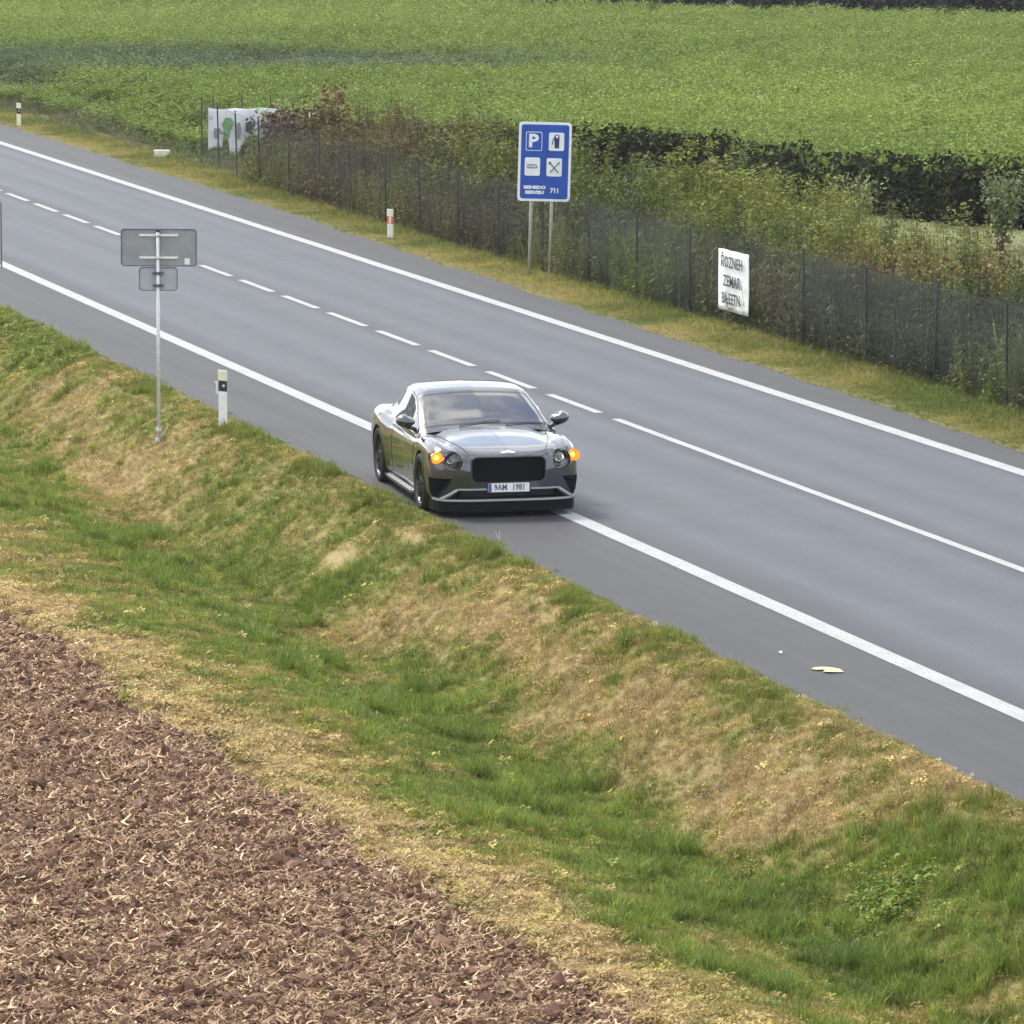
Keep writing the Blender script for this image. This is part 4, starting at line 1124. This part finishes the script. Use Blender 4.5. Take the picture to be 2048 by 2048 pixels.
shrub('reddish_shrub', (29.5, 119.1, -.05), 1.95, .95, 1900, .10, Lf('reddish_leaves', (.085, .045, .035), (.16, .10, .07)), M['twig'], 'reddish brown half bare shrub partly hiding the right end of the banner', 61)
shrub('reddish_shrub', (30.3, 119.0, -.05), 2.3, .85, 1400, .11, Lf('russet_leaves', (.13, .065, .03), (.20, .15, .055)), M['twig'], 'tall russet tipped shrub rising over the fence right of the banner', 62)
shrub('dark_shrub', (29.1, 119.9, -.05), 1.15, .55, 900, .09, Lf('dark_leaves', (.05, .032, .03), (.10, .065, .055)), M['twig'], 'low dark brown shrub in front of the banner', 63)
shrub('rusty_shrub', (30.6, 80.1, -.05), 1.45, .9, 1500, .10, Lf('rusty_leaves', (.16, .07, .025), (.20, .15, .05)), M['twig'], 'rusty orange shrub behind the netted fence at the right', 64)
shrub('olive_shrub', (36.3, 98.9, -.05), 1.35, .7, 1300, .10, Lf('olive_leaves', (.11, .13, .045), (.20, .22, .07)), M['twig'], 'olive shrub standing against the dark crop edge beside the clearing', 65)
shrub('olive_shrub', (38.75, 96.6, -.05), 1.6, .6, 1300, .10, Lf('sage_leaves', (.12, .14, .06), (.19, .21, .09)), M['twig'], 'sage green shrub in the clearing near the right margin', 66)
shrub('russet_shrub', (31.2, 78.4, -.05), 1.75, .5, 700, .10, Lf('brown_leaves', (.14, .085, .04), (.19, .14, .06)), M['twig'], 'brown tinged thin shrub at the foot of the clearing', 67)

# ------------------------------------------------------------------ the car
def pchip(xs, ys, q):
    xs = np.array(xs, float); ys = np.array(ys, float); h_ = np.diff(xs); d = np.diff(ys) / h_; m_ = np.zeros(len(xs))
    for i in range(1, len(xs) - 1):
        if d[i - 1] * d[i] > 0:
            w1 = 2 * h_[i] + h_[i - 1]; w2 = h_[i] + 2 * h_[i - 1]; m_[i] = (w1 + w2) / (w1 / d[i - 1] + w2 / d[i])
    m_[0], m_[-1] = d[0], d[-1]
    i = np.clip(np.searchsorted(xs, q) - 1, 0, len(xs) - 2); t_ = (q - xs[i]) / h_[i]
    return (ys[i] * (2 * t_ ** 3 - 3 * t_ ** 2 + 1) + m_[i] * h_[i] * (t_ ** 3 - 2 * t_ ** 2 + t_) + ys[i + 1] * (-2 * t_ ** 3 + 3 * t_ ** 2) + m_[i + 1] * h_[i] * (t_ ** 3 - t_ ** 2))
def crom(P, per):
    P = [np.array(p, float) for p in P]; P = [2 * P[0] - P[1]] + P + [2 * P[-1] - P[-2]]; out = []
    for i in range(1, len(P) - 2):
        n = per[i - 1] if hasattr(per, '__len__') else per
        for k in range(n):
            t_ = k / n; a, b_, c, d = P[i - 1], P[i], P[i + 1], P[i + 2]
            out.append(.5 * ((2 * b_) + (-a + c) * t_ + (2 * a - 5 * b_ + 4 * c - d) * t_ ** 2 + (-a + 3 * b_ - 3 * c + d) * t_ ** 3))
    out.append(P[-2]); return np.array(out)
#        x     w    zb   zmid  zs   zi   zc
BT = [(-2.53, .60, .36, .56, .76, .82, .86), (-2.46, .78, .28, .56, .83, .90, .93), (-2.25, .89, .22, .56, .90, .945, .965), (-1.9, .96, .18, .56, .945, .965, .985),
      (-1.45, .985, .16, .56, .945, .965, .985), (-1.1, .965, .15, .55, .915, .945, .965), (-.7, .935, .15, .55, .885, .915, .945), (0, .925, .15, .55, .87, .915, .96),
      (.6, .935, .15, .54, .875, .92, .985), (1.0, .95, .15, .52, .885, .92, .975), (1.45, .97, .16, .51, .885, .905, .94), (1.80, .965, .18, .50, .865, .88, .895),
      (2.02, .945, .20, .49, .825, .845, .862), (2.14, .905, .205, .48, .785, .812, .838), (2.235, .815, .21, .47, .735, .772, .812), (2.295, .65, .22, .46, .69, .745, .785), (2.325, .52, .24, .46, .65, .715, .765)]
bx = [r_[0] for r_ in BT]
def bpar(x): return [float(pchip(bx, [r_[k] for r_ in BT], np.array([x]))[0]) for k in range(1, 7)]
def body_ring(x):
    w, zb, zm, zs, zi, zc_ = bpar(x)
    fb = min(max((x - .9) / .6, 0), 1) * min(max((2.36 - x) / .25, 0), 1)
    P = [(0, zc_), (.30 * w, zc_ - .006), (.55 * w, zc_ * .55 + zi * .45), (.70 * w, zi - .012 + .012 * fb), (.85 * w, zs + .012 + .030 * fb), ((.945 + .012 * fb) * w, zs - .045 + .025 * fb), (.985 * w, zs * .6 + zm * .4), (w, zm), (.985 * w, zm * .45 + zb * .55), (.955 * w, zb + .05), (.88 * w, zb), (.45 * w, zb - .005), (0, zb - .005)]
    return crom(P, 5)
def loft(xs, ringf, cap=True):
    rings = []
    for x in xs:
        r_ = ringf(x); full = [(x, -p[0], p[1]) for p in r_] + [(x, p[0], p[1]) for p in r_[-2:0:-1]]
        rings.append(full)
    n = len(rings[0])
    if cap:
        def caps(ring, dx):
            c = np.mean(np.array(ring), 0); out = []
            for s_, e in ((.93, .55), (.8, .8), (.5, .93), (.15, 1.0)):
                out.append([(c[0] + dx * e, c[1] + (p[1] - c[1]) * s_, c[2] + (p[2] - c[2]) * s_) for p in ring])
            return out
        rings = caps(rings[0], -.02)[::-1] + rings + caps(rings[-1], .014)
    vs = [p for r_ in rings for p in r_]
    fs = [(i * n + k, i * n + (k + 1) % n, (i + 1) * n + (k + 1) % n, (i + 1) * n + k) for i in range(len(rings) - 1) for k in range(n)]
    if cap: fs += [tuple(range(n))[::-1], tuple(range((len(rings) - 1) * n, len(rings) * n))]
    return vs, fs, n

B_ANG = R(16.372 - 11.85)
hx, hy = -math.sin(B_ANG), -math.cos(B_ANG)
car = empty('grey_coupe', (0, 0, 0), math.atan2(hy, hx))
PLATE = Vector((17.694, 60.383, 0)); off = Vector((hx, hy, 0)) * 2.33
car.location = (PLATE.x - off.x, PLATE.y - off.y, 0.0)
tag(car, 'dark silver grey luxury coupe with orange indicators lit pulled onto the hard shoulder', 'car')

xs_b = sorted(set([round(v, 4) for v in list(np.linspace(-2.53, 2.0, 92)) + list(np.linspace(2.02, 2.325, 22))]))
bv, bf, _ = loft(xs_b, body_ring)
bme = mesh_from('body', bv, bf)
bm = bmesh.new(); bm.from_mesh(bme); bmesh.ops.recalc_face_normals(bm, faces=bm.faces); bm.to_mesh(bme); bm.free()
body_bvh = BVHTree.FromPolygons([Vector(v) for v in bv], bf)
def hit_front(y, z):
    r_ = body_bvh.ray_cast(Vector((4, y, z)), Vector((-1, 0, 0))); return r_[0], r_[1]
def hit_top(x, y):
    r_ = body_bvh.ray_cast(Vector((x, y, 4)), Vector((0, 0, -1))); return r_[0], r_[1]
def hit_side(x, z, s_):
    r_ = body_bvh.ray_cast(Vector((x, 4 * s_, z)), Vector((0, -s_, 0))); return r_[0], r_[1]
body = link('body', bme, [M['paint'], M['void_black']], car, True)
cut = MB()
def cyl_y(x, z, r_, y0, y1, n=40):
    vs = [(x + r_ * math.cos(2 * math.pi * k / n), y, z + r_ * math.sin(2 * math.pi * k / n)) for y in (y0, y1) for k in range(n)]
    cut.add(vs, [tuple(range(n))[::-1], tuple(range(n, 2 * n))] + [(k, (k + 1) % n, n + (k + 1) % n, n + k) for k in range(n)])
WR = .358
for wx in (1.43, -1.42):
    for s_ in (-1, 1): cyl_y(wx, .355, .402, s_ * .60, s_ * 1.3)
GR = rrect(.96, .315, .075, 5, 0, .598)
cut.prism(GR, .5, 'yz', 2.235)
for s_ in (-1, 1):
    sidep = [(s_ * .700, .492), (s_ * .99, .485), (s_ * .97, .250), (s_ * .840, .245)]
    cut.prism(sidep if s_ > 0 else sidep[::-1], .6, 'yz', 1.99)
    cut.prism(circle(.118, 24, s_ * .69, .700), .5, 'yz', 2.08)
    cut.prism(circle(.074, 20, s_ * .868, .738), .6, 'yz', 1.95)
cut.prism([(-.62, .345), (.62, .345), (.745, .235), (-.745, .235)], .5, 'yz', 2.14)
cme = mesh_from('cutter', cut.v, cut.f)
bm = bmesh.new(); bm.from_mesh(cme); bmesh.ops.recalc_face_normals(bm, faces=bm.faces); bm.to_mesh(cme); bm.free()
cme.materials.append(M['paint']); cme.materials.append(M['void_black'])
cme.polygons.foreach_set('material_index', [1] * len(cme.polygons))
cobj = bpy.data.objects.new('cutter', cme); COL.objects.link(cobj); cobj.parent = car
md = body.modifiers.new('cut', 'BOOLEAN'); md.object = cobj; md.operation = 'DIFFERENCE'; md.solver = 'EXACT'; md.use_self = True
bpy.context.view_layer.update()
dg = bpy.context.evaluated_depsgraph_get()
nme = bpy.data.meshes.new_from_object(body.evaluated_get(dg))
body.modifiers.clear(); body.data = nme; nme.name = 'body'
bpy.data.objects.remove(cobj)
print('body faces', len(nme.polygons))
# smooth paint, flat recess walls
sm = [p.material_index == 0 for p in nme.polygons]; nme.polygons.foreach_set('use_smooth', sm)
try:
    nme.set_sharp_from_angle(angle=R(32))
except Exception as e: print(e)

# cabin
CT = [(-2.15, .97, .64, .70), (-1.9, 1.06, .62, .76), (-1.55, 1.205, .62, .82), (-1.15, 1.325, .64, .85), (-.75, 1.388, .68, .865), (-.35, 1.403, .70, .87), (0, 1.375, .712, .88),
      (.15, 1.325, .732, .885), (.36, 1.242, .768, .89), (.58, 1.150, .803, .895), (.76, 1.070, .83, .90), (.94, .995, .852, .905), (1.02, .955, .86, .895)]
cx_ = [r_[0] for r_ in CT]
def cab_ring(x):
    zt, wt, wb = [float(pchip(cx_, [r_[k] for r_ in CT], np.array([x]))[0]) for k in (1, 2, 3)]
    zr = max(zt - .075, .86); zl = max(min(.90, zr - .01), .85)
    top = crom([(0, zt), (.5 * wt, zt - .012), (.85 * wt, zt - .033), (wt, zr)], [10, 8, 6])
    side = [np.array((wt + (wb - wt) * k / 10, zr + (zl - zr) * k / 10)) for k in range(1, 11)]
    low = [np.array((wb - .01, .80)), np.array((0, .79))]
    return np.array(list(top) + side + low)
xs_c = list(np.linspace(-2.15, 1.02, 131))
cv, cf, cn = loft(xs_c, cab_ring, cap=False)
NT = 24
def sel(fn):
    """cells where fn(x, j) is true; j = half-ring cell index counted from the centreline"""
    vs, mp, fs = [], {}, []
    for i in range(len(xs_c) - 1):
        xm = (xs_c[i] + xs_c[i + 1]) / 2
        for k in range(cn):
            j = k if k < cn // 2 else cn - 1 - k; s_ = -1 if k < cn // 2 else 1
            if fn(xm, j, s_):
                q = (i * cn + k, i * cn + (k + 1) % cn, (i + 1) * cn + (k + 1) % cn, (i + 1) * cn + k); f_ = []
                for a_ in q:
                    if a_ not in mp: mp[a_] = len(vs); vs.append(cv[a_])
                    f_.append(mp[a_])
                fs.append(tuple(f_))
    return vs, fs
def ws(x, j, s_): return .12 < x < .93 and j < 22
def seal(x, j, s_): return ws(x, j, s_) and (x < .17 or x > .885 or j >= 20)
def sw(x, j, s_):
    if not (25 <= j <= 33): return False
    top_lim = 25 if x > -1.0 else 25 + (-1.0 - x) * 16
    front = np.interp(j, [25, 33], [.42, .86]); rear = np.interp(j, [25, 33], [-1.05, -1.52])
    return rear < x < front and j >= top_lim
def rw(x, j, s_): return -1.95 < x < -1.12 and j < 19
def mk(name, fn, mat, smooth=True, solid=None):
    vs, fs = sel(fn)
    if not fs: return None
    me = mesh_from(name, vs, fs); bm = bmesh.new(); bm.from_mesh(me)
    bmesh.ops.recalc_face_normals(bm, faces=bm.faces)
    # make sure normals point away from the cabin centre
    c = Vector((-.4, 0, 1.0)); fl = sum(1 if (f.calc_center_median() - c).dot(f.normal) < 0 else -1 for f in bm.faces)
    if fl > 0: bmesh.ops.reverse_faces(bm, faces=bm.faces)
    bm.to_mesh(me); bm.free()
    return link(name, me, mat, car, smooth)
mk('roof_shell', lambda x, j, s_: not (ws(x, j, s_) or sw(x, j, s_) or rw(x, j, s_)) and j < 35, M['paint'])
mk('windscreen', lambda x, j, s_: ws(x, j, s_) and not seal(x, j, s_), M['windscreen'])
mk('windscreen_seal', seal, M['black_gloss'])
mk('side_window', lambda x, j, s_: sw(x, j, s_) and s_ < 0, M['side_glass'])
mk('side_window', lambda x, j, s_: sw(x, j, s_) and s_ > 0, M['side_glass'])
mk('rear_window', rw, M['side_glass'])
# window trim along the belt and roof rail
for s_ in (-1, 1):
    pts = []
    for x in np.linspace(.84, -1.5, 30):
        r_ = cab_ring(x); pts.append((x, s_ * (r_[34][0] + .004), r_[34][1] + .004))
    mb = MB(); mb.tube(pts, .009, 5)
    pts = []
    for x in np.linspace(.46, -1.02, 24):
        r_ = cab_ring(x); pts.append((x, s_ * (r_[25][0] + .004), r_[25][1] + .002))
    mb.tube(pts, .007, 5); mb.build('window_trim', M['chrome'], car, True)
# cabin inside
mb = MB(); mb.box((.62, 0, .93), (.55, 1.42, .10)); mb.tube([(.38, -.70, .965), (.36, 0, .985), (.38, .70, .965)], .05, 8); mb.build('dashboard', M['interior'], car)
mb = MB(); mb.box((-.5, 0, .84), (1.9, 1.5, .03)); mb.build('cabin_floor', M['interior'], car)
for s_ in (-1, 1):
    mb = MB(); mb.prism(rrect(.50, .40, .10, 4, s_ * .36, .98), .12, 'yz', -.42); mb.prism(rrect(.25, .17, .06, 4, s_ * .36, 1.215), .08, 'yz', -.40); mb.build('seat', M['leather'], car, True)
mb = MB(); mb.tube([(.30 + .05 * math.sin(a), .36 + .185 * math.cos(a), .985 + .165 * math.sin(a)) for a in np.linspace(0, 2 * math.pi, 25)], .016, 6, False); mb.box((.31, .36, .985), (.04, .16, .07)); mb.build('steering_wheel', M['interior'], car)
mb = MB(); mb.box((.28, 0, 1.225), (.03, .24, .06)); mb.build('rear_view_mirror', M['black_gloss'], car)
for s_ in (-.35, .25):
    pts = [(.95 - .02 * k, s_ + .11 * k, None) for k in range(6)]
    pp = []
    for x, y, _z in pts:
        r_ = cab_ring(x); zz = float(np.interp(abs(y), [p[0] for p in r_[:25]], [p[1] for p in r_[:25]])); pp.append((x, y, zz + .014))
    mb = MB(); mb.tube(pp, .006, 5); mb.build('wiper', M['black_plastic'], car)

# grille with diamond lattice and frame
gr = empty('grille'); gr.parent = car
def frame_yz(name, poly, x, t_, dpt, mat, parent, tilt=None):
    c = np.mean(np.array(poly), 0); o_ = [tuple(p) for p in poly]
    i_ = [tuple(c + (np.array(p) - c) * (1 - t_ / max(np.linalg.norm(np.array(p) - c), 1e-3))) for p in poly]; n = len(poly)
    vs = [(x, a, b_) for a, b_ in o_] + [(x, a, b_) for a, b_ in i_] + [(x - dpt, a, b_) for a, b_ in o_] + [(x - dpt, a, b_) for a, b_ in i_]
    fs = []
    for i in range(n):
        j = (i + 1) % n; fs += [(i, j, n + j, n + i), (2 * n + i, 3 * n + i, 3 * n + j, 2 * n + j), (i, 2 * n + i, 2 * n + j, j), (n + i, n + j, 3 * n + j, 3 * n + i)]
    return link(name, mesh_from(name, vs, fs), mat, parent)
def lattice(hw, z0, z1, x, cell, r_, name, parent, mat, half=None):
    mb = MB(); H = z1 - z0; t_ = -hw - H
    while t_ < hw:
        for s_ in (1, -1):
            ya, yb = max(t_, -hw), min(t_ + H, hw)
            if yb - ya > .01:
                a_ = (x, s_ * ya, z0 + (ya - t_)); c = (x, s_ * yb, z0 + (yb - t_)); mb.tube([a_, c], r_, 3, False)
        t_ += cell
    return mb.build(name, mat, parent)
frame_yz('grille_frame', rrect(.955, .31, .07, 6, 0, .598), 2.345, .016, .06, M['dark_chrome'], gr)
lattice(.455, .462, .735, 2.275, .045, .0035, 'grille_lattice', gr, M['splitter'])
mb = MB(); mb.box((2.262, 0, .598), (.01, .92, .285)); mb.build('grille_backing', M['void_black'], gr)
lattice(.60, .245, .335, 2.20, .035, .004, 'lower_intake_lattice', car, M['black_gloss'])
for s_ in (-1, 1):
    mb = MB()
    for k in range(4): mb.box((2.03 + .0 * k, s_ * (.835), .29 + .05 * k), (.012, .17, .008))
    mb.build('side_intake_slats', M['black_gloss'], car)

# lamps
for s_ in (-1, 1):
    hl = empty('headlight'); hl.parent = car
    cy, cz, rr = s_ * .69, .700, .112
    P, _n = hit_front(cy, cz); xf = P.x if P else 2.2
    def ring_x(name, cy, cz, r0, r1, x0, x1, mat, parent, n=28):
        vs = []
        for r_, x_ in ((r0, x0), (r1, x1)): vs += [(x_, cy + r_ * math.cos(2 * math.pi * k / n), cz + r_ * math.sin(2 * math.pi * k / n)) for k in range(n)]
        return link(name, mesh_from(name, vs, [(k, (k + 1) % n, n + (k + 1) % n, n + k) for k in range(n)]), mat, parent, True)
    def dome(name, cy, cz, r_, x0, bulge, mat, parent, n=24, m_=6, slant=0.0):
        vs, fs = [], []
        for j in range(m_ + 1):
            q = r_ * j / m_ * 1.0; xx = x0 + bulge * (1 - (j / m_) ** 2)
            for k in range(n):
                a = 2 * math.pi * k / n; vs.append((xx - slant * s_ * (q * math.cos(a)), cy + q * math.cos(a), cz + q * math.sin(a)))
        for j in range(m_):
            for k in range(n): fs.append((j * n + k, j * n + (k + 1) % n, (j + 1) * n + (k + 1) % n, (j + 1) * n + k))
        return link(name, mesh_from(name, vs, fs), mat, parent, True)
    ring_x('bezel', cy, cz, .118, .094, xf + .004, 2.095, M['dark_chrome'], hl)
    dome('reflector_bowl', cy, cz, .096, 2.092, -.004, M['dark_chrome'], hl)
    dome('projector', cy, cz, .050, 2.105, .035, M['lamp_glass'], hl); ring_x('inner_ring', cy, cz, .072, .060, 2.130, 2.105, M['chrome'], hl)
    dome('lens', cy, cz, .116, xf - .035, .045, M['lamp_glass'], hl, slant=.45)
    il = empty('indicator'); il.parent = car; il['label'] = 'glowing orange indicator lamp'
    cy, cz = s_ * .868, .738; P, _n = hit_front(cy, cz); xo = P.x if P else 2.05
    ring_x('bezel', cy, cz, .076, .062, xo + .004, 1.965, M['chrome'], il)
    dome('lamp', cy, cz, .064, 1.97, .03, M['indicator_lit'], il, slant=.5)
    dome('bulb', cy, cz, .030, xo - .045, .035, M['indicator_core'], il, slant=.5)

# number plate
pl = empty('number_plate'); pl.parent = car; pl.location = (2.352, 0, .375); pl.rotation_euler = (0, R(-4), 0)
mb = MB(); mb.prism(rrect(.52, .11, .012, 3), .01, 'yz', 0); mb.build('plate', M['plate_white'], pl)
mb = MB(); mb.box((-.012, 0, 0), (.02, .56, .125)); mb.build('plate_holder', M['black_plastic'], pl)
mb = MB(); mb.box((.0112, -.24, 0), (.002, .035, .105)); mb.build('country_strip', M['plate_blue'], pl)
for txt, yc in (('9AM', -.115), ('1981', .115)):
    me = text_mesh(txt, .105, 'characters', extr=.0006, bold=.002); me.transform(Matrix.Diagonal((.82, 1, 1, 1)))
    me.transform(Matrix(((0, 0, 1, 0), (1, 0, 0, 0), (0, 1, 0, 0), (0, 0, 0, 1)))); me.transform(Matrix.Translation((.0125, yc + .01, 0))); link('characters', me, M['ink_dark'], pl)

# bumper blade, splitter, sills
def outline(z_off=0, grow=0.0, zz=.24):
    pts = []
    for y in np.linspace(-.90, .90, 41):
        P, _n = hit_front(y, zz + .0); pts.append(((P.x if P else 1.9) + grow, y))
    return pts
def slab(name, pts, back, z0, z1, mat):
    n = len(pts); vs = []
    for z in (z0, z1):
        vs += [(x, y, z) for x, y in pts]; vs += [(x - back, y, z) for x, y in pts]
    fs = []
    for i in range(n - 1):
        fs += [(i, i + 1, n + i + 1, n + i), (2 * n + i, 3 * n + i, 3 * n + i + 1, 2 * n + i + 1), (i, 2 * n + i, 2 * n + i + 1, i + 1), (n + i, n + i + 1, 3 * n + i + 1, 3 * n + i)]
    fs += [(0, n, 3 * n, 2 * n), (n - 1, 3 * n - 1, 4 * n - 1, 2 * n - 1)]
    me = mesh_from(name, vs, fs); bm = bmesh.new(); bm.from_mesh(me); bmesh.ops.recalc_face_normals(bm, faces=bm.faces); bm.to_mesh(me); bm.free()
    return link(name, me, mat, car)
ol_ = outline()
slab('bumper_blade', [(x + .036, y) for x, y in ol_], .14, .207, .230, M['trim'])
slab('front_splitter', [(x + .03, y) for x, y in ol_], .42, .07, .205, M['splitter'])
slab('intake_blade', [(x + .010, y) for x, y in [(p[0], p[1]) for p in outline(zz=.36) if abs(p[1]) < .64]], .05, .346, .366, M['trim'])
mb = MB(); mb.box((0, 0, .13), (3.9, 1.5, .10)); mb.build('underbody', M['void_black'], car)
for s_ in (-1, 1):
    mb = MB(); pts = [(x, s_ * .915, .15) for x in np.linspace(.98, -.98, 12)]
    mb.tube(pts, .045, 8); o = mb.build('side_skirt', M['black_gloss'], car, True)
for s_ in (-1, 1):
    pts = []
    for f_ in np.linspace(0, 1, 9):
        y_ = s_ * (.64 + (.835 - .64) * f_); z_ = .352 + (.226 - .352) * f_
        P, _n = hit_front(y_, z_)
        if P: pts.append(P + Vector((.012, 0, 0)))
    mb = MB(); mb.tube(pts, .020, 6); mb.build('bumper_fin', M['trim'], car, True)
# wheels
def lathe(prof, n=40):
    """prof: (radius, y)"""
    vs = [(r_ * math.cos(2 * math.pi * k / n), y, r_ * math.sin(2 * math.pi * k / n)) for r_, y in prof for k in range(n)]
    fs = [(i * n + k, (i + 1) * n + k, (i + 1) * n + (k + 1) % n, i * n + (k + 1) % n) for i in range(len(prof) - 1) for k in range(n)]
    return vs, fs
tv, tf = lathe([(.272, -.12), (.30, -.135), (.335, -.138), (.352, -.12), (.358, -.06), (.358, .06), (.352, .12), (.335, .138), (.30, .135), (.272, .12)])
tyre_me = mesh_from('tyre', tv, tf)
mb = MB(); rv, rf = lathe([(.275, .125), (.262, .12), (.250, .09), (.245, -.10)]); mb.add(rv, rf)
for k in range(10):
    a = 2 * math.pi * k / 10; rot = Matrix.Rotation(-a, 3, 'Y')
    mb.box(rot @ Vector((.155, .095, 0)), (.20, .022, .030), rot); mb.box(rot @ Vector((.20, .100, .018)), (.11, .018, .016), rot)
hv, hf = lathe([(.001, .118), (.045, .115), (.06, .10), (.06, .02)], 20); mb.add(hv, hf)
o = mb.build('rim', M['rim']); rim_me = o.data; bpy.data.objects.remove(o)
dv, df = lathe([(.001, .04), (.19, .04), (.19, .01)], 30); disc_me = mesh_from('brake_disc', dv, df)
tyre_me.materials.append(M['rubber']); disc_me.materials.append(M['galvanised'])
tyre_me.polygons.foreach_set('use_smooth', [True] * len(tyre_me.polygons))
for wx in (1.43, -1.42):
    for s_ in (-1, 1):
        w = empty('wheel'); w.parent = car; w.location = (wx, s_ * .83, WR); w.rotation_euler = (0, random.uniform(0, 6), 0 if s_ > 0 else math.pi)
        for nm, me in (('tyre', tyre_me), ('rim', rim_me), ('brake_disc', disc_me)):
            c = bpy.data.objects.new(nm, me); COL.objects.link(c); c.parent = w
# door mirrors
for s_ in (-1, 1):
    mr_ = empty('door_mirror'); mr_.parent = car
    bm = bmesh.new(); bmesh.ops.create_uvsphere(bm, u_segments=20, v_segments=12, radius=1)
    for v in bm.verts:
        x_, y_, z_ = v.co; x_ = x_ if x_ > 0 else x_ * .25
        z_ = z_ * (1 - .25 * (y_ * s_ < 0)) ; v.co = Vector((.72 + .13 * x_, s_ * 1.00 + .125 * y_, 1.04 + .088 * z_ + .01 * y_ * s_))
    me = bpy.data.meshes.new('housing'); bm.to_mesh(me); bm.free(); link('housing', me, M['paint'], mr_, True)
    mb = MB(); mb.prism(rrect(.19, .12, .04, 4, s_ * 1.00, 1.04), .004, 'yz', .682); mb.build('mirror_glass', M['chrome'], mr_)
    mb = MB(); mb.tube([(.74, s_ * .84, .915), (.73, s_ * .93, .955), (.72, s_ * .99, .975)], [.030, .024, .03], 8); mb.build('arm', M['black_gloss'], mr_, True)
# bonnet creases, shut lines and door gaps follow the painted surface
def surf_line(name, pts, r_, mat, mode, lift=.0):
    out = []
    for p in pts:
        P, nn = (hit_top(p[0], p[1]) if mode == 'top' else hit_side(p[0], p[1], p[2]))
        if P: out.append(P + (nn if nn.dot(Vector((0, 0, 1))) > -.9 else -nn) * lift)
    if len(out) > 2:
        mb = MB(); mb.tube(out, r_, 4); return mb.build(name, mat, car)
M['gap'] = M['void_black']
for s_ in (-1, 1):
    surf_line('bonnet_gap', [(x, s_ * float(np.interp(x, [1.05, 1.6, 2.0, 2.2], [.74, .66, .56, .50]))) for x in np.linspace(1.02, 2.22, 24)], .0045, M['gap'], 'top')
    for dx in (.93, -.62):
        surf_line('door_gap', [(dx - .04 * (z - .5), z, s_) for z in np.linspace(.24, .84, 14)], .004, M['gap'], 'side')
surf_line('bonnet_crease', [(x, 0) for x in np.linspace(1.1, 2.28, 20)], .003, M['dark_chrome'], 'top')
# winged emblem above the grille
P, nn = hit_top(2.27, 0)
em = empty('emblem'); em.parent = car; em.location = P + Vector((.004, 0, .018)); em.rotation_euler = (0, R(62), 0)
mb = MB()
for s_ in (-1, 1): mb.prism([(-.008, s_ * .012), (.012, s_ * .012), (.022, s_ * .05), (.020, s_ * .095), (.008, s_ * .09), (-.004, s_ * .045)], .006, 'xy', 0)
mb.build('wings', M['chrome'], em)
mb = MB(); mb.prism(circle(.017, 14), .009, 'xy', 0); mb.build('roundel', M['chrome'], em)
print('objects', len(bpy.data.objects))

# ------------------------------------------------------------------ thin air
mb = MB(); mb.box((0, 250, 8.6), (3300, 2700, 22.0))
hz = bpy.data.materials.new('haze_air'); hz.use_nodes = True
t = hz.node_tree; t.nodes.clear(); o_ = N(t, 'ShaderNodeOutputMaterial'); pv = N(t, 'ShaderNodeVolumePrincipled')
pv.inputs['Color'].default_value = (.86, .90, .95, 1); pv.inputs['Density'].default_value = 0.00016; pv.inputs['Anisotropy'].default_value = 0.2
t.links.new(pv.outputs[0], o_.inputs['Volume'])
hb = mb.build('haze', hz); hb['kind'] = 'stuff'
